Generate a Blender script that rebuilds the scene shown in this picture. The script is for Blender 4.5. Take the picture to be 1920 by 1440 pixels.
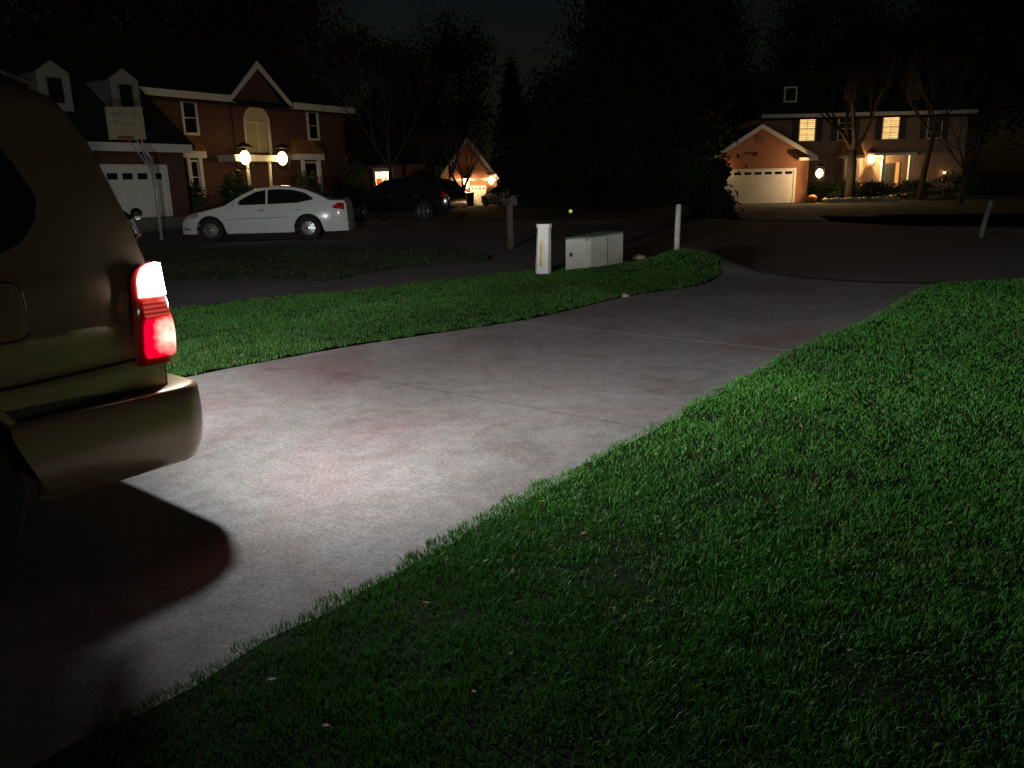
import bpy, bmesh, math, random
import numpy as np
from mathutils import Vector, Matrix
random.seed(7); RNG = np.random.default_rng(11)
for o in list(bpy.data.objects): bpy.data.objects.remove(o)
sc = bpy.context.scene; col = sc.collection
R = math.radians
# ------------------------------------------------------------------ camera
FPX, PITCH, ROLL, HC = 1480.0, R(14.2), R(1.35), 1.5
cf = np.array([0, math.cos(PITCH), -math.sin(PITCH)]); r0 = np.array([1., 0, 0]); u0 = np.cross(r0, cf)
cr = math.cos(ROLL) * r0 - math.sin(ROLL) * u0; cu = math.sin(ROLL) * r0 + math.cos(ROLL) * u0
cam = bpy.data.objects.new('camera', bpy.data.cameras.new('camera')); col.objects.link(cam)
cam.matrix_world = Matrix(((cr[0], cu[0], -cf[0], 0), (cr[1], cu[1], -cf[1], 0), (cr[2], cu[2], -cf[2], HC), (0, 0, 0, 1)))
cam.data.sensor_width = 36; cam.data.lens = 36 * FPX / 1920; cam.data.clip_start = .05; cam.data.clip_end = 3000
sc.camera = cam
# ------------------------------------------------------------------ night sky, added fill lamp, exposure
SUN_EL, SUN_AZ = 5, 142          # azimuth from +Y clockwise (behind the camera, to the right)
w = bpy.data.worlds.new('World'); sc.world = w; w.use_nodes = True
nt = w.node_tree; nt.nodes.clear()
sky = nt.nodes.new('ShaderNodeTexSky'); sky.sky_type = 'NISHITA'; sky.sun_disc = False
sky.sun_elevation = R(SUN_EL); sky.sun_rotation = R(SUN_AZ)
bg = nt.nodes.new('ShaderNodeBackground'); bg.inputs['Strength'].default_value = .002
wo = nt.nodes.new('ShaderNodeOutputWorld')
nt.links.new(sky.outputs[0], bg.inputs[0]); nt.links.new(bg.outputs[0], wo.inputs[0])
sun = bpy.data.objects.new('moon_lamp', bpy.data.lights.new('moon_lamp', 'SUN')); col.objects.link(sun)  # unseen warm fill from behind the camera, added to lift upright faces
sun.data.energy = .10; sun.data.angle = R(4); sun.data.color = (1, .86, .7)
sd = Vector((math.sin(R(SUN_AZ)) * math.cos(R(SUN_EL)), math.cos(R(SUN_AZ)) * math.cos(R(SUN_EL)), math.sin(R(SUN_EL))))
sun.rotation_euler = sd.to_track_quat('Z', 'Y').to_euler()
sc.view_settings.view_transform = 'Standard'; sc.view_settings.look = 'None'; sc.view_settings.exposure = 0; sc.view_settings.gamma = 1

# ------------------------------------------------------------------ helpers
def ray(px, py):
    d = cf * FPX + cr * (px - 960) + cu * (720 - py); return d / np.linalg.norm(d)
def gp(px, py, z=0.):             # point of the ground seen at a pixel of the photo
    d = ray(px, py); t = (z - HC) / d[2]; return (float(d[0] * t), float(d[1] * t))
def at(px, py, Y):
    d = ray(px, py); t = Y / d[1]; return (float(d[0] * t), Y, float(HC + d[2] * t))
def sstep(a, b, x):
    t = min(1, max(0, (x - a) / (b - a))); return t * t * (3 - 2 * t)
def gz(x, y):                     # the lie of the land
    h = .52 * sstep(26, 34, y + .25 * (-8 - x)) * sstep(-2.5, -8, x) * (1 - sstep(50, 60, y) * .8)
    h += .30 * math.exp(-(((x - 3.05) / .75) ** 2 + ((y - 13.6) / .8) ** 2))
    h -= .15 * sstep(58, 66, y) * sstep(12, 4, x) * sstep(-14, -10, x)
    return h
def link(o, parent=None):
    col.objects.link(o)
    if parent: o.parent = parent
    return o
def tag(o, label=None, cat=None, group=None, kind=None):
    for k, v in (('label', label), ('category', cat), ('group', group), ('kind', kind)):
        if v: o[k] = v
    return o
def empty(name, loc, rz=0., parent=None):
    o = bpy.data.objects.new(name, None); o.location = loc; o.rotation_euler = (0, 0, rz); o.empty_display_size = .2
    return link(o, parent)
class MB:
    def __init__(s): s.v = []; s.f = []
    def add(s, vs, fs):
        n = len(s.v); s.v += [tuple(map(float, v)) for v in vs]; s.f += [tuple(i + n for i in f) for f in fs]; return s
    def box(s, x0, x1, y0, y1, z0, z1):
        if x0 > x1: x0, x1 = x1, x0
        if y0 > y1: y0, y1 = y1, y0
        if z0 > z1: z0, z1 = z1, z0
        return s.add([(x0, y0, z0), (x1, y0, z0), (x1, y1, z0), (x0, y1, z0), (x0, y0, z1), (x1, y0, z1), (x1, y1, z1), (x0, y1, z1)],
                     [(0, 3, 2, 1), (4, 5, 6, 7), (0, 1, 5, 4), (1, 2, 6, 5), (2, 3, 7, 6), (3, 0, 4, 7)])
    def prism(s, poly, y0, y1, axis='y'):      # polygon in XZ (axis y), YZ (axis x) or XY (axis z), extruded
        n = len(poly); m = {'y': lambda p, q: (p[0], q, p[1]), 'x': lambda p, q: (q, p[0], p[1]), 'z': lambda p, q: (p[0], p[1], q)}[axis]
        vs = [m(p, y0) for p in poly] + [m(p, y1) for p in poly]
        return s.add(vs, [tuple(range(n)), tuple(range(2 * n - 1, n - 1, -1))] + [(i, i + n, (i + 1) % n + n, (i + 1) % n) for i in range(n)])
    def tube(s, pts, rad, n=8, cap=True):
        pts = [Vector(p) for p in pts]; rad = rad if isinstance(rad, (list, tuple)) else [rad] * len(pts)
        vs = []; m = len(pts)
        for i, p in enumerate(pts):
            d = (pts[min(i + 1, m - 1)] - pts[max(i - 1, 0)]).normalized()
            a = d.cross(Vector((0, 0, 1)) if abs(d.z) < .9 else Vector((1, 0, 0))).normalized(); b = d.cross(a)
            vs += [p + (a * math.cos(2 * math.pi * k / n) + b * math.sin(2 * math.pi * k / n)) * rad[i] for k in range(n)]
        fs = [(i * n + k, i * n + (k + 1) % n, (i + 1) * n + (k + 1) % n, (i + 1) * n + k) for i in range(m - 1) for k in range(n)]
        if cap: fs += [tuple(range(n - 1, -1, -1)), tuple((m - 1) * n + k for k in range(n))]
        return s.add(vs, fs)
    def ball(s, c, r, n=10, sx=1, sy=1, sz=1):
        vs = []; fs = []
        for i in range(n + 1):
            th = math.pi * i / n
            for k in range(n): vs.append((c[0] + r * sx * math.sin(th) * math.cos(2 * math.pi * k / n), c[1] + r * sy * math.sin(th) * math.sin(2 * math.pi * k / n), c[2] + r * sz * math.cos(th)))
        for i in range(n):
            for k in range(n): fs.append((i * n + k, (i + 1) * n + k, (i + 1) * n + (k + 1) % n, i * n + (k + 1) % n))
        return s.add(vs, fs)
    def grid(s, rows):
        n = len(rows[0]); m = len(rows)
        return s.add([p for r in rows for p in r], [(i * n + k, i * n + k + 1, (i + 1) * n + k + 1, (i + 1) * n + k) for i in range(m - 1) for k in range(n - 1)])
    def build(s, name, mat, parent=None, smooth=False, loc=None, rz=None, bevel=0, solid=0):
        me = bpy.data.meshes.new(name); me.from_pydata(s.v, [], s.f); me.validate()
        bm = bmesh.new(); bm.from_mesh(me); bmesh.ops.remove_doubles(bm, verts=bm.verts, dist=1e-5)
        bmesh.ops.recalc_face_normals(bm, faces=bm.faces); bm.to_mesh(me); bm.free()
        me.materials.append(mat)
        if smooth: me.shade_smooth()
        o = link(bpy.data.objects.new(name, me), parent)
        if loc: o.location = loc
        if rz is not None: o.rotation_euler = (0, 0, rz)
        if solid: m = o.modifiers.new('s', 'SOLIDIFY'); m.thickness = solid; m.offset = -1
        if bevel: m = o.modifiers.new('b', 'BEVEL'); m.width = bevel; m.segments = 2; m.limit_method = 'ANGLE'
        return o
MATS = {}
def mat(name, c, rough=.8, metal=0., var=.25, scale=6., bump=0., bscale=40., coat=0., emit=None, es=0., spec=.5, c2=None, alpha=None, trans=0.):
    if name in MATS: return MATS[name]
    m = bpy.data.materials.new(name); m.use_nodes = True; t = m.node_tree; b = t.nodes['Principled BSDF']
    b.inputs['Roughness'].default_value = rough; b.inputs['Metallic'].default_value = metal
    b.inputs['Coat Weight'].default_value = coat; b.inputs['Specular IOR Level'].default_value = spec
    b.inputs['Transmission Weight'].default_value = trans
    tc = t.nodes.new('ShaderNodeTexCoord')
    n = t.nodes.new('ShaderNodeTexNoise'); n.inputs['Scale'].default_value = scale; n.inputs['Detail'].default_value = 6
    t.links.new(tc.outputs['Object'], n.inputs['Vector'])
    rp = t.nodes.new('ShaderNodeValToRGB'); rp.color_ramp.elements[0].position = .3; rp.color_ramp.elements[1].position = .7
    a = [x * (1 - var) for x in c]; d = c2 if c2 else [min(1, x * (1 + var)) for x in c]
    rp.color_ramp.elements[0].color = (*a, 1); rp.color_ramp.elements[1].color = (*d, 1)
    t.links.new(n.outputs['Fac'], rp.inputs['Fac']); t.links.new(rp.outputs[0], b.inputs['Base Color'])
    if bump:
        n2 = t.nodes.new('ShaderNodeTexNoise'); n2.inputs['Scale'].default_value = bscale; n2.inputs['Detail'].default_value = 4
        t.links.new(tc.outputs['Object'], n2.inputs['Vector'])
        bp = t.nodes.new('ShaderNodeBump'); bp.inputs['Strength'].default_value = bump; bp.inputs['Distance'].default_value = .02
        t.links.new(n2.outputs['Fac'], bp.inputs['Height']); t.links.new(bp.outputs[0], b.inputs['Normal'])
    if emit: b.inputs['Emission Color'].default_value = (*emit, 1); b.inputs['Emission Strength'].default_value = es
    MATS[name] = m; return m
def brick(name, c1, c2, mortar, sc_=1.):
    if name in MATS: return MATS[name]
    m = mat(name, c1); t = m.node_tree; b = t.nodes['Principled BSDF']; b.inputs['Roughness'].default_value = .9
    tc = t.nodes['Texture Coordinate']; mp = t.nodes.new('ShaderNodeMapping'); mp.inputs['Rotation'].default_value = (R(90), 0, 0)
    ad = t.nodes.new('ShaderNodeVectorMath'); ad.operation = 'ADD'      # x+y so that side walls carry courses too
    sp = t.nodes.new('ShaderNodeSeparateXYZ'); cb = t.nodes.new('ShaderNodeCombineXYZ'); ma = t.nodes.new('ShaderNodeMath')
    t.links.new(tc.outputs['Object'], sp.inputs[0]); t.links.new(sp.outputs[0], ma.inputs[0]); t.links.new(sp.outputs[1], ma.inputs[1])
    t.links.new(ma.outputs[0], cb.inputs[0]); t.links.new(sp.outputs[2], cb.inputs[1])
    bt = t.nodes.new('ShaderNodeTexBrick'); bt.inputs['Scale'].default_value = sc_
    bt.inputs['Brick Width'].default_value = .22; bt.inputs['Row Height'].default_value = .075; bt.inputs['Mortar Size'].default_value = .008
    bt.inputs['Color1'].default_value = (*c1, 1); bt.inputs['Color2'].default_value = (*c2, 1); bt.inputs['Mortar'].default_value = (*mortar, 1)
    t.links.new(cb.outputs[0], bt.inputs['Vector']); t.links.new(bt.outputs['Color'], b.inputs['Base Color'])
    return m

M = dict(dimtrim=mat('grimy_dark_trim', (.12, .10, .09), .8),  # dimtrim: darker copy of the trim, makes dormer frames look unlit
 white=mat('white_paint', (.75, .74, .71), .55, var=.08), trim=mat('white_trim', (.72, .70, .64), .6, var=.1),
 roof=mat('roof_shingles', (.016, .014, .014), .95, var=.4, scale=30, bump=.5), brick=brick('red_brick', (.12, .038, .024), (.08, .028, .018), (.13, .10, .08)),
 brick2=brick('orange_brick', (.36, .13, .07), (.28, .10, .055), (.33, .22, .16)), tanwall=brick('tan_brick', (.30, .19, .13), (.25, .16, .11), (.3, .25, .2)),
 siding=mat('grey_siding', (.3, .31, .3), .8, var=.08), copper=mat('copper_roof', (.42, .20, .07), .5, metal=.2, var=.2),
 glass=mat('dark_glass', (.01, .01, .012), .06, var=.2, spec=.8), litglass=mat('lit_window', (.8, .6, .3), .5, emit=(1, .62, .22), es=1.05),
 archglass=mat('dim_lit_glass', (.25, .2, .1), .3, emit=(1, .62, .22), es=.045), black=mat('black_paint', (.012, .012, .012), .35), rubber=mat('tyre_rubber', (.012, .012, .012), .85),
 chrome=mat('alloy_wheel', (.62, .62, .63), .25, metal=.9, var=.05), lampglow=mat('lamp_glass', (1, .8, .5), .4, emit=(1, .66, .26), es=14),
 iron=mat('lantern_iron', (.02, .018, .015), .5, metal=.5), door=mat('front_door_red', (.45, .06, .02), .5), bark=mat('tree_bark', (.05, .038, .03), .95, bump=.8, bscale=20),
 leaf=mat('dark_foliage', (.022, .026, .014), .8, var=.5, scale=.7, spec=.2), leaf2=mat('brown_foliage', (.04, .026, .016), .8, var=.5, scale=.7, spec=.2), needles=mat('conifer_foliage', (.012, .022, .012), .85, var=.4, scale=1, spec=.2),
 hedge=mat('hedge_leaves', (.03, .06, .015), .7, var=.5, scale=3), concrete=mat('old_concrete', (.3, .28, .25), .9, var=.2, scale=3, bump=.3),
 stone=mat('edging_stone', (.3, .26, .2), .9, var=.3), pumpkin=mat('pumpkin_skin', (.6, .2, .03), .6), metalgrey=mat('galvanised_pole', (.42, .42, .43), .5, metal=.3), backboard=mat('backboard_acrylic', (.42, .37, .26), .3, var=.15))

# ------------------------------------------------------------------ ground sheet, street, driveways
def drape(name, poly, m, dz, step, kind='structure', thick=0):
    bm = bmesh.new(); f = bm.faces.new([bm.verts.new((x, y, 0)) for x, y in poly])
    xs = [p[0] for p in poly]; ys = [p[1] for p in poly]
    bmesh.ops.triangulate(bm, faces=bm.faces[:])
    def cuts(a, b, st): return np.arange(math.ceil(a / st) * st, b, st)
    for x in cuts(min(xs), max(xs), step): bmesh.ops.bisect_plane(bm, geom=bm.verts[:] + bm.edges[:] + bm.faces[:], plane_co=(x, 0, 0), plane_no=(1, 0, 0))
    for y in cuts(min(ys), max(ys), step): bmesh.ops.bisect_plane(bm, geom=bm.verts[:] + bm.edges[:] + bm.faces[:], plane_co=(0, y, 0), plane_no=(0, 1, 0))
    for v in bm.verts: v.co.z = gz(v.co.x, v.co.y) + dz
    bmesh.ops.recalc_face_normals(bm, faces=bm.faces)
    if bm.faces and sum(f.normal.z for f in bm.faces) < 0: bmesh.ops.reverse_faces(bm, faces=bm.faces)
    me = bpy.data.meshes.new(name); bm.to_mesh(me); bm.free(); me.materials.append(m); me.shade_smooth()
    o = link(bpy.data.objects.new(name, me)); tag(o, kind=kind); return o
def smooth_poly(p, n=6):          # Catmull-Rom through points, open
    out = []
    for i in range(len(p) - 1):
        a, b, c, d = p[max(i - 1, 0)], p[i], p[i + 1], p[min(i + 2, len(p) - 1)]
        for k in range(n):
            t = k / n
            out.append(tuple(.5 * (2 * b[j] + (c[j] - a[j]) * t + (2 * a[j] - 5 * b[j] + 4 * c[j] - d[j]) * t * t + (-a[j] + 3 * b[j] - 3 * c[j] + d[j]) * t ** 3) for j in (0, 1)))
    out.append(tuple(p[-1])); return out
def ground_mat(name, c1, c2, c3, s1, s2, bump, bs, rough=.95):
    m = bpy.data.materials.new(name); m.use_nodes = True; t = m.node_tree; b = t.nodes['Principled BSDF']
    b.inputs['Roughness'].default_value = rough; b.inputs['Specular IOR Level'].default_value = .25
    tc = t.nodes.new('ShaderNodeTexCoord'); O = tc.outputs['Object']
    def noise(s, d=6, dist=0.):
        n = t.nodes.new('ShaderNodeTexNoise'); n.inputs['Scale'].default_value = s; n.inputs['Detail'].default_value = d; n.inputs['Distortion'].default_value = dist; t.links.new(O, n.inputs['Vector']); return n.outputs['Fac']
    def ramp(src, p0, p1, a, bb):
        r = t.nodes.new('ShaderNodeValToRGB'); r.color_ramp.elements[0].position = p0; r.color_ramp.elements[1].position = p1
        r.color_ramp.elements[0].color = (*a, 1); r.color_ramp.elements[1].color = (*bb, 1); t.links.new(src, r.inputs[0]); return r.outputs[0]
    def mix(f, a, bb, mode='MIX', fac=None):
        n = t.nodes.new('ShaderNodeMix'); n.data_type = 'RGBA'; n.blend_type = mode
        if f is not None: t.links.new(f, n.inputs[0])
        else: n.inputs[0].default_value = fac
        t.links.new(a, n.inputs[6]); t.links.new(bb, n.inputs[7]); return n.outputs[2]
    big = ramp(noise(s1, 4, .6), .38, .62, c1, c2)
    g1 = ramp(noise(s1 * .6 + .13, 5, 1.2), .50, .68, (0, 0, 0), (1, 1, 1))
    c3n = t.nodes.new('ShaderNodeRGB'); c3n.outputs[0].default_value = (*c3, 1)
    base = mix(g1, big, c3n.outputs[0])
    fine = ramp(noise(s2, 8), .3, .7, (.85, .85, .85), (1.1, 1.1, 1.1))
    spk = ramp(noise(s2 * 7, 3), .35, .72, (.8, .8, .8), (1.25, 1.25, 1.25))
    out = mix(None, mix(None, base, fine, 'MULTIPLY', 1.), spk, 'MULTIPLY', 1.)
    if name == 'driveway_concrete':
        grit = ramp(noise(230, 2), .30, .42, (.55, .55, .55), (1, 1, 1)); out = mix(None, out, grit, 'MULTIPLY', 1.)
        chip = ramp(noise(140, 1), .72, .78, (1, 1, 1), (1.5, 1.5, 1.5)); out = mix(None, out, chip, 'MULTIPLY', 1.)
        stain = ramp(noise(1.3, 6, 2.), .30, .46, (.82, .80, .78), (1, 1, 1)); out = mix(None, out, stain, 'MULTIPLY', 1.)
    t.links.new(out, b.inputs['Base Color'])
    bp = t.nodes.new('ShaderNodeBump'); bp.inputs['Strength'].default_value = bump; bp.inputs['Distance'].default_value = .01
    t.links.new(noise(bs, 5), bp.inputs['Height']); t.links.new(bp.outputs[0], b.inputs['Normal'])
    return m
g_lawn = ground_mat('lawn_soil', (.012, .022, .008), (.02, .04, .012), (.02, .03, .012), .5, 9, 1., 60)
g_drive = ground_mat('driveway_concrete', (.285, .268, .268), (.35, .335, .335), (.285, .215, .218), .55, 9, .35, 130)  # reddish blotches put part of the tail lamps' glow into the slab colour
g_road = ground_mat('asphalt', (.19, .162, .168), (.225, .19, .197), (.165, .14, .145), .3, 8, .5, 90)

A_ = np.array([.605, .796]); B_ = np.array([.796, -.605])       # along and across the near driveway
def ab(a, b): return tuple(a * A_ + b * B_)
# one ground sheet to the horizon, finely divided where the land rises
bm = bmesh.new()
xs = [-900, -300, -120] + list(np.arange(-60, 60.1, 1.)) + [120, 300, 900]; ys = [-300, -80, -20] + list(np.arange(-6, 90.1, 1.)) + [150, 400, 1500]
xs = sorted(set(xs) | set(np.arange(1., 6., .25))); ys = sorted(set(ys) | set(np.arange(11., 17., .25)))
vv = [[bm.verts.new((x, y, gz(x, y))) for x in xs] for y in ys]
for j in range(len(ys) - 1):
    for i in range(len(xs) - 1): bm.faces.new((vv[j][i], vv[j][i + 1], vv[j + 1][i + 1], vv[j + 1][i]))
me = bpy.data.meshes.new('ground'); bm.to_mesh(me); bm.free(); me.materials.append(g_lawn); me.shade_smooth()
tag(link(bpy.data.objects.new('ground', me)), kind='structure')

near_edge = smooth_poly([(-40, 9.0), (-14, 9.2), (-8.5, 9.5), gp(350, 582), gp(440, 570), gp(540, 560), gp(670, 550), gp(850, 527), gp(993, 512), gp(1120, 492), gp(1250, 484), gp(1330, 492)], 4)
apron_near = [gp(1345, 503), gp(1500, 528), gp(1640, 536), gp(1760, 538), gp(1920, 528), (40, 17)]
far_edge = [(60, 24), gp(1920, 428), gp(1700, 425), gp(1555, 417), gp(1400, 414), gp(1330, 409), gp(1200, 412), gp(1070, 413), gp(960, 416), gp(880, 419), (-3, 33.2), (-8, 33.3), (-12.5, 31.5), (-16, 30.6), (-40, 29)]
road_poly = near_edge + apron_near + far_edge
drape('street', road_poly, g_road, .02, 2.)
L_edge = [ab(-9, -5.95), ab(0, -5.95), gp(330, 718), gp(520, 680), gp(700, 648), gp(970, 607), gp(1080, 583), gp(1185, 558), gp(1304, 540), gp(1345, 524), gp(1350, 506)]
R_edge = [gp(1790, 537), gp(1735, 548), gp(1690, 574), gp(1640, 605), gp(1500, 665), ab(3, -2.08), ab(-9, -2.05)]
L_s = smooth_poly(L_edge, 4); R_s = smooth_poly(R_edge, 4)
drive_poly = L_s + [gp(1500, 526), gp(1640, 534)] + R_s
drape('driveway', drive_poly, g_drive, .028, 2.)
# joints in the slab: pale expansion strip, darker sawn joints and the gutter line
def strip(name, p0, p1, wd, m, dz):
    p0, p1 = Vector(p0), Vector(p1); d = (p1 - p0).normalized(); n = Vector((-d.y, d.x)) * wd / 2; ps = []; k = 14
    for i in range(k + 1):
        t = i / k; q = p0.lerp(p1, t) + n * (random.uniform(-.7, .7)); ps.append((q, wd))
    mb = MB(); mb.grid([[(q.x - n.x, q.y - n.y, dz) for q, _ in ps], [(q.x + n.x, q.y + n.y, dz) for q, _ in ps]])
    return tag(mb.build(name, m), kind='structure')
pale = mat('pale_joint_filler', (.62, .6, .56), .9); dark = mat('dark_joint', (.05, .045, .04), .95)
strip('expansion_joint', gp(965, 608), gp(1498, 666), .016, pale, .032)
strip('sawn_joint', ab(4.17, -5.4), ab(4.17, -2.12), .006, dark, .032); strip('sawn_joint', ab(.55, -5.85), ab(.55, -2.12), .008, dark, .032)
gut = MB(); pts = [gp(1352, 500), gp(1420, 512), gp(1500, 524), gp(1570, 530), gp(1640, 534), gp(1760, 536)]
gut.grid([[(x, y - .10, .036) for x, y in pts], [(x, y + .12, .036) for x, y in pts]])
tag(gut.build('gutter', mat('dark_gutter', (.025, .022, .02), .9)), kind='structure')  # dark strip along the street edge of the apron
# neighbours' concrete drives
drape('neighbour_driveway', [gp(1352, 384), gp(1500, 384), gp(1520, 398), gp(1556, 416), gp(1392, 413), gp(1375, 400)], g_drive, .03, 2.)

# grass bed between the lane and the street
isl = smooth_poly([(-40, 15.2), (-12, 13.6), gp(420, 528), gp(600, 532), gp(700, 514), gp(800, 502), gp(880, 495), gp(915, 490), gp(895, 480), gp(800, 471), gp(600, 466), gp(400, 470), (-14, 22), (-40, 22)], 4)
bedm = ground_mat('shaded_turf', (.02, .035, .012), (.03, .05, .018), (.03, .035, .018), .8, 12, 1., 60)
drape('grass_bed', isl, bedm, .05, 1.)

# ------------------------------------------------------------------ blades of grass (nobody could count them)
def inside(poly, X, Y):
    res = np.zeros(len(X), bool); n = len(poly)
    for i in range(n):
        x1, y1 = poly[i]; x2, y2 = poly[(i + 1) % n]
        if y1 == y2: continue
        c = ((y1 > Y) != (y2 > Y)) & (X < (x2 - x1) * (Y - y1) / (y2 - y1) + x1); res ^= c
    return res
def raw_mesh(name, V, F, m, n, colr=None):
    me = bpy.data.meshes.new(name); me.vertices.add(len(V)); me.vertices.foreach_set('co', V.astype(np.float32).ravel())
    me.loops.add(F.size); me.loops.foreach_set('vertex_index', F.astype(np.int32).ravel())
    me.polygons.add(len(F)); me.polygons.foreach_set('loop_start', np.arange(0, F.size, n, dtype=np.int32)); me.polygons.foreach_set('loop_total', np.full(len(F), n, np.int32))
    if colr is not None:
        a = me.color_attributes.new('tint', 'FLOAT_COLOR', 'POINT'); a.data.foreach_set('color', np.c_[colr, np.ones(len(colr))].astype(np.float32).ravel())
    me.update(); me.validate(); me.materials.append(m); return bpy.data.objects.new(name, me)
gm = bpy.data.materials.new('grass_blade'); gm.use_nodes = True; t = gm.node_tree; b = t.nodes['Principled BSDF']
va = t.nodes.new('ShaderNodeVertexColor'); va.layer_name = 'tint'; t.links.new(va.outputs[0], b.inputs['Base Color']); b.inputs['Roughness'].default_value = .5
b.inputs['Specular IOR Level'].default_value = .35; b.inputs['Subsurface Weight'].default_value = 0
tr = t.nodes.new('ShaderNodeBsdfTranslucent'); ms = t.nodes.new('ShaderNodeMixShader'); ms.inputs[0].default_value = .25
t.links.new(va.outputs[0], tr.inputs[0]); t.links.new(b.outputs[0], ms.inputs[1]); t.links.new(tr.outputs[0], ms.inputs[2]); t.links.new(ms.outputs[0], t.nodes['Material Output'].inputs[0])
def vnoise(X, Y, s, seed):        # smooth value noise on a lattice
    r = np.random.default_rng(seed).random((256, 256)); x = X * s + 1000; y = Y * s + 1000
    i = np.floor(x).astype(int); j = np.floor(y).astype(int); u = x - i; v = y - j; u = u * u * (3 - 2 * u); v = v * v * (3 - 2 * v); g = lambda a, b_: r[a % 256, b_ % 256]
    return (g(i, j) * (1 - u) + g(i + 1, j) * u) * (1 - v) + (g(i, j + 1) * (1 - u) + g(i + 1, j + 1) * u) * v
def blades(name, poly, box, dens, label, hmul=1., lift=0., tint=(1, 1, 1)):
    x0, x1, y0, y1 = box; Xs = []; Ys = []
    top = dens(0.01); n = int((x1 - x0) * (y1 - y0) * top)
    X = RNG.uniform(x0, x1, n); Y = RNG.uniform(y0, y1, n); d = np.hypot(X, Y)
    k = RNG.random(n) < np.array([1.]) * np.clip(dens(d) / top, 0, 1)
    X, Y, d = X[k], Y[k], d[k]; k = inside(poly, X, Y)
    k &= (np.abs(X / np.maximum(Y, .1)) < .85) | (d < 1.5)
    X, Y, d = X[k], Y[k], d[k]
    cl = vnoise(X, Y, 9, 1) * .6 + vnoise(X, Y, 3, 2) * .4 + .25 * (vnoise(X, Y, 22, 3) - .5)
    k = RNG.random(len(X)) < np.clip(.15 + 1.45 * cl, 0, 1); X, Y, d, cl = X[k], Y[k], d[k], cl[k]; N = len(X)
    h = (.015 + .024 * cl) * RNG.uniform(.6, 1.35, N) * hmul; wd = (.0026 + .00065 * np.maximum(d - 2, 0)) * RNG.uniform(.7, 1.4, N)
    th = RNG.uniform(0, 2 * np.pi, N); lean = RNG.uniform(.15, 1.0, N) * h; ph = RNG.uniform(0, 2 * np.pi, N) * .85 + 3 * vnoise(X, Y, 14, 4)
    Z = np.array([gz(a, b_) for a, b_ in zip(X, Y)]) + lift - .005; P = np.c_[X, Y, Z]
    s = np.c_[np.cos(th), np.sin(th), np.zeros(N)] * wd[:, None] / 2; L = np.c_[np.cos(ph), np.sin(ph), np.zeros(N)] * lean[:, None]; U = np.c_[np.zeros(N), np.zeros(N), h]
    V = np.stack([P - s, P + s, P + s * .8 + .35 * L + .6 * U, P - s * .8 + .35 * L + .6 * U, P + L + U * .95], 1).reshape(-1, 3); base = np.arange(N)[:, None] * 5
    F = np.concatenate([base + [0, 1, 2], base + [0, 2, 3], base + [3, 2, 4]])
    q = np.clip(vnoise(X, Y, 1.1, 5) * .6 + vnoise(X, Y, 5, 6) * .25 + RNG.random(N) * .35, 0, 1.1)[:, None]
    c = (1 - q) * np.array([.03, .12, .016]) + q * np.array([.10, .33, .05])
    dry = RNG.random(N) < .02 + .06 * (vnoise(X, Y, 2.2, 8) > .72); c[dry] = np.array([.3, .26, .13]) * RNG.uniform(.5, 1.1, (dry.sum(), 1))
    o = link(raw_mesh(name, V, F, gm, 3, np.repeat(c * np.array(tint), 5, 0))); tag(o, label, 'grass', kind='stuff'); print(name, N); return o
right_lawn = [(x - .045 * B_[0], y - .045 * B_[1]) for x, y in R_s[::-1]] + [gp(1920, 531), (16, 13), (16, -2)]
jit = lambda p: [(x + random.uniform(-.04, .04), y + random.uniform(-.04, .04)) for x, y in p]
def sub(p, st=.07):
    out = []
    for i in range(len(p)):
        a, b_ = p[i], p[(i + 1) % len(p)]; n = max(1, int(math.dist(a, b_) / st)) if math.dist(a, b_) < 9 else 1
        out += [(a[0] + (b_[0] - a[0]) * k / n, a[1] + (b_[1] - a[1]) * k / n) for k in range(n)]
    return out
blades('lawn_grass', jit(sub(right_lawn)), (-1.2, 9.5, 1.0, 12.2), lambda d: 19000 * np.clip((2.9 / np.maximum(d, .1)) ** 1.45, .09, 1), 'short thick green lawn grass on the right of the driveway', 1., .05)
drape('lawn_turf', jit(sub([(x + .06 * B_[0], y + .06 * B_[1]) for x, y in right_lawn], .15)), g_lawn, .05, 1.)
left_strip = smooth_poly([p for p in L_edge[2:10]], 4) + [gp(1350, 506), gp(1330, 492)] + near_edge[::-1][1:]
left_strip = [p for p in left_strip if p[0] > -12] + [(-11, 5.5)]
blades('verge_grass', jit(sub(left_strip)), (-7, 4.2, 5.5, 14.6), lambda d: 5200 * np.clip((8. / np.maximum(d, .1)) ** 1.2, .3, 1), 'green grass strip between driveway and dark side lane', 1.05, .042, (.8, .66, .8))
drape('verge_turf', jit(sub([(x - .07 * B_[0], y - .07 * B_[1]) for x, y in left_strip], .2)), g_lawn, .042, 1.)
blades('bed_grass', [p for p in isl if p[0] > -13], (-13, 0, 12, 23), lambda d: 1500 * np.clip((15. / np.maximum(d, .1)), .5, 1), 'brownish grass bed, darkened as if unlit, between the side lane and the parked white car', 1.1, .05, (.55, .22, .6))  # tint darkens the lawn's blade colours to imitate dimmer light here
far_bl = [gp(880, 420), gp(1070, 414), gp(1330, 410), gp(1330, 392), gp(870, 392)]

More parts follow.
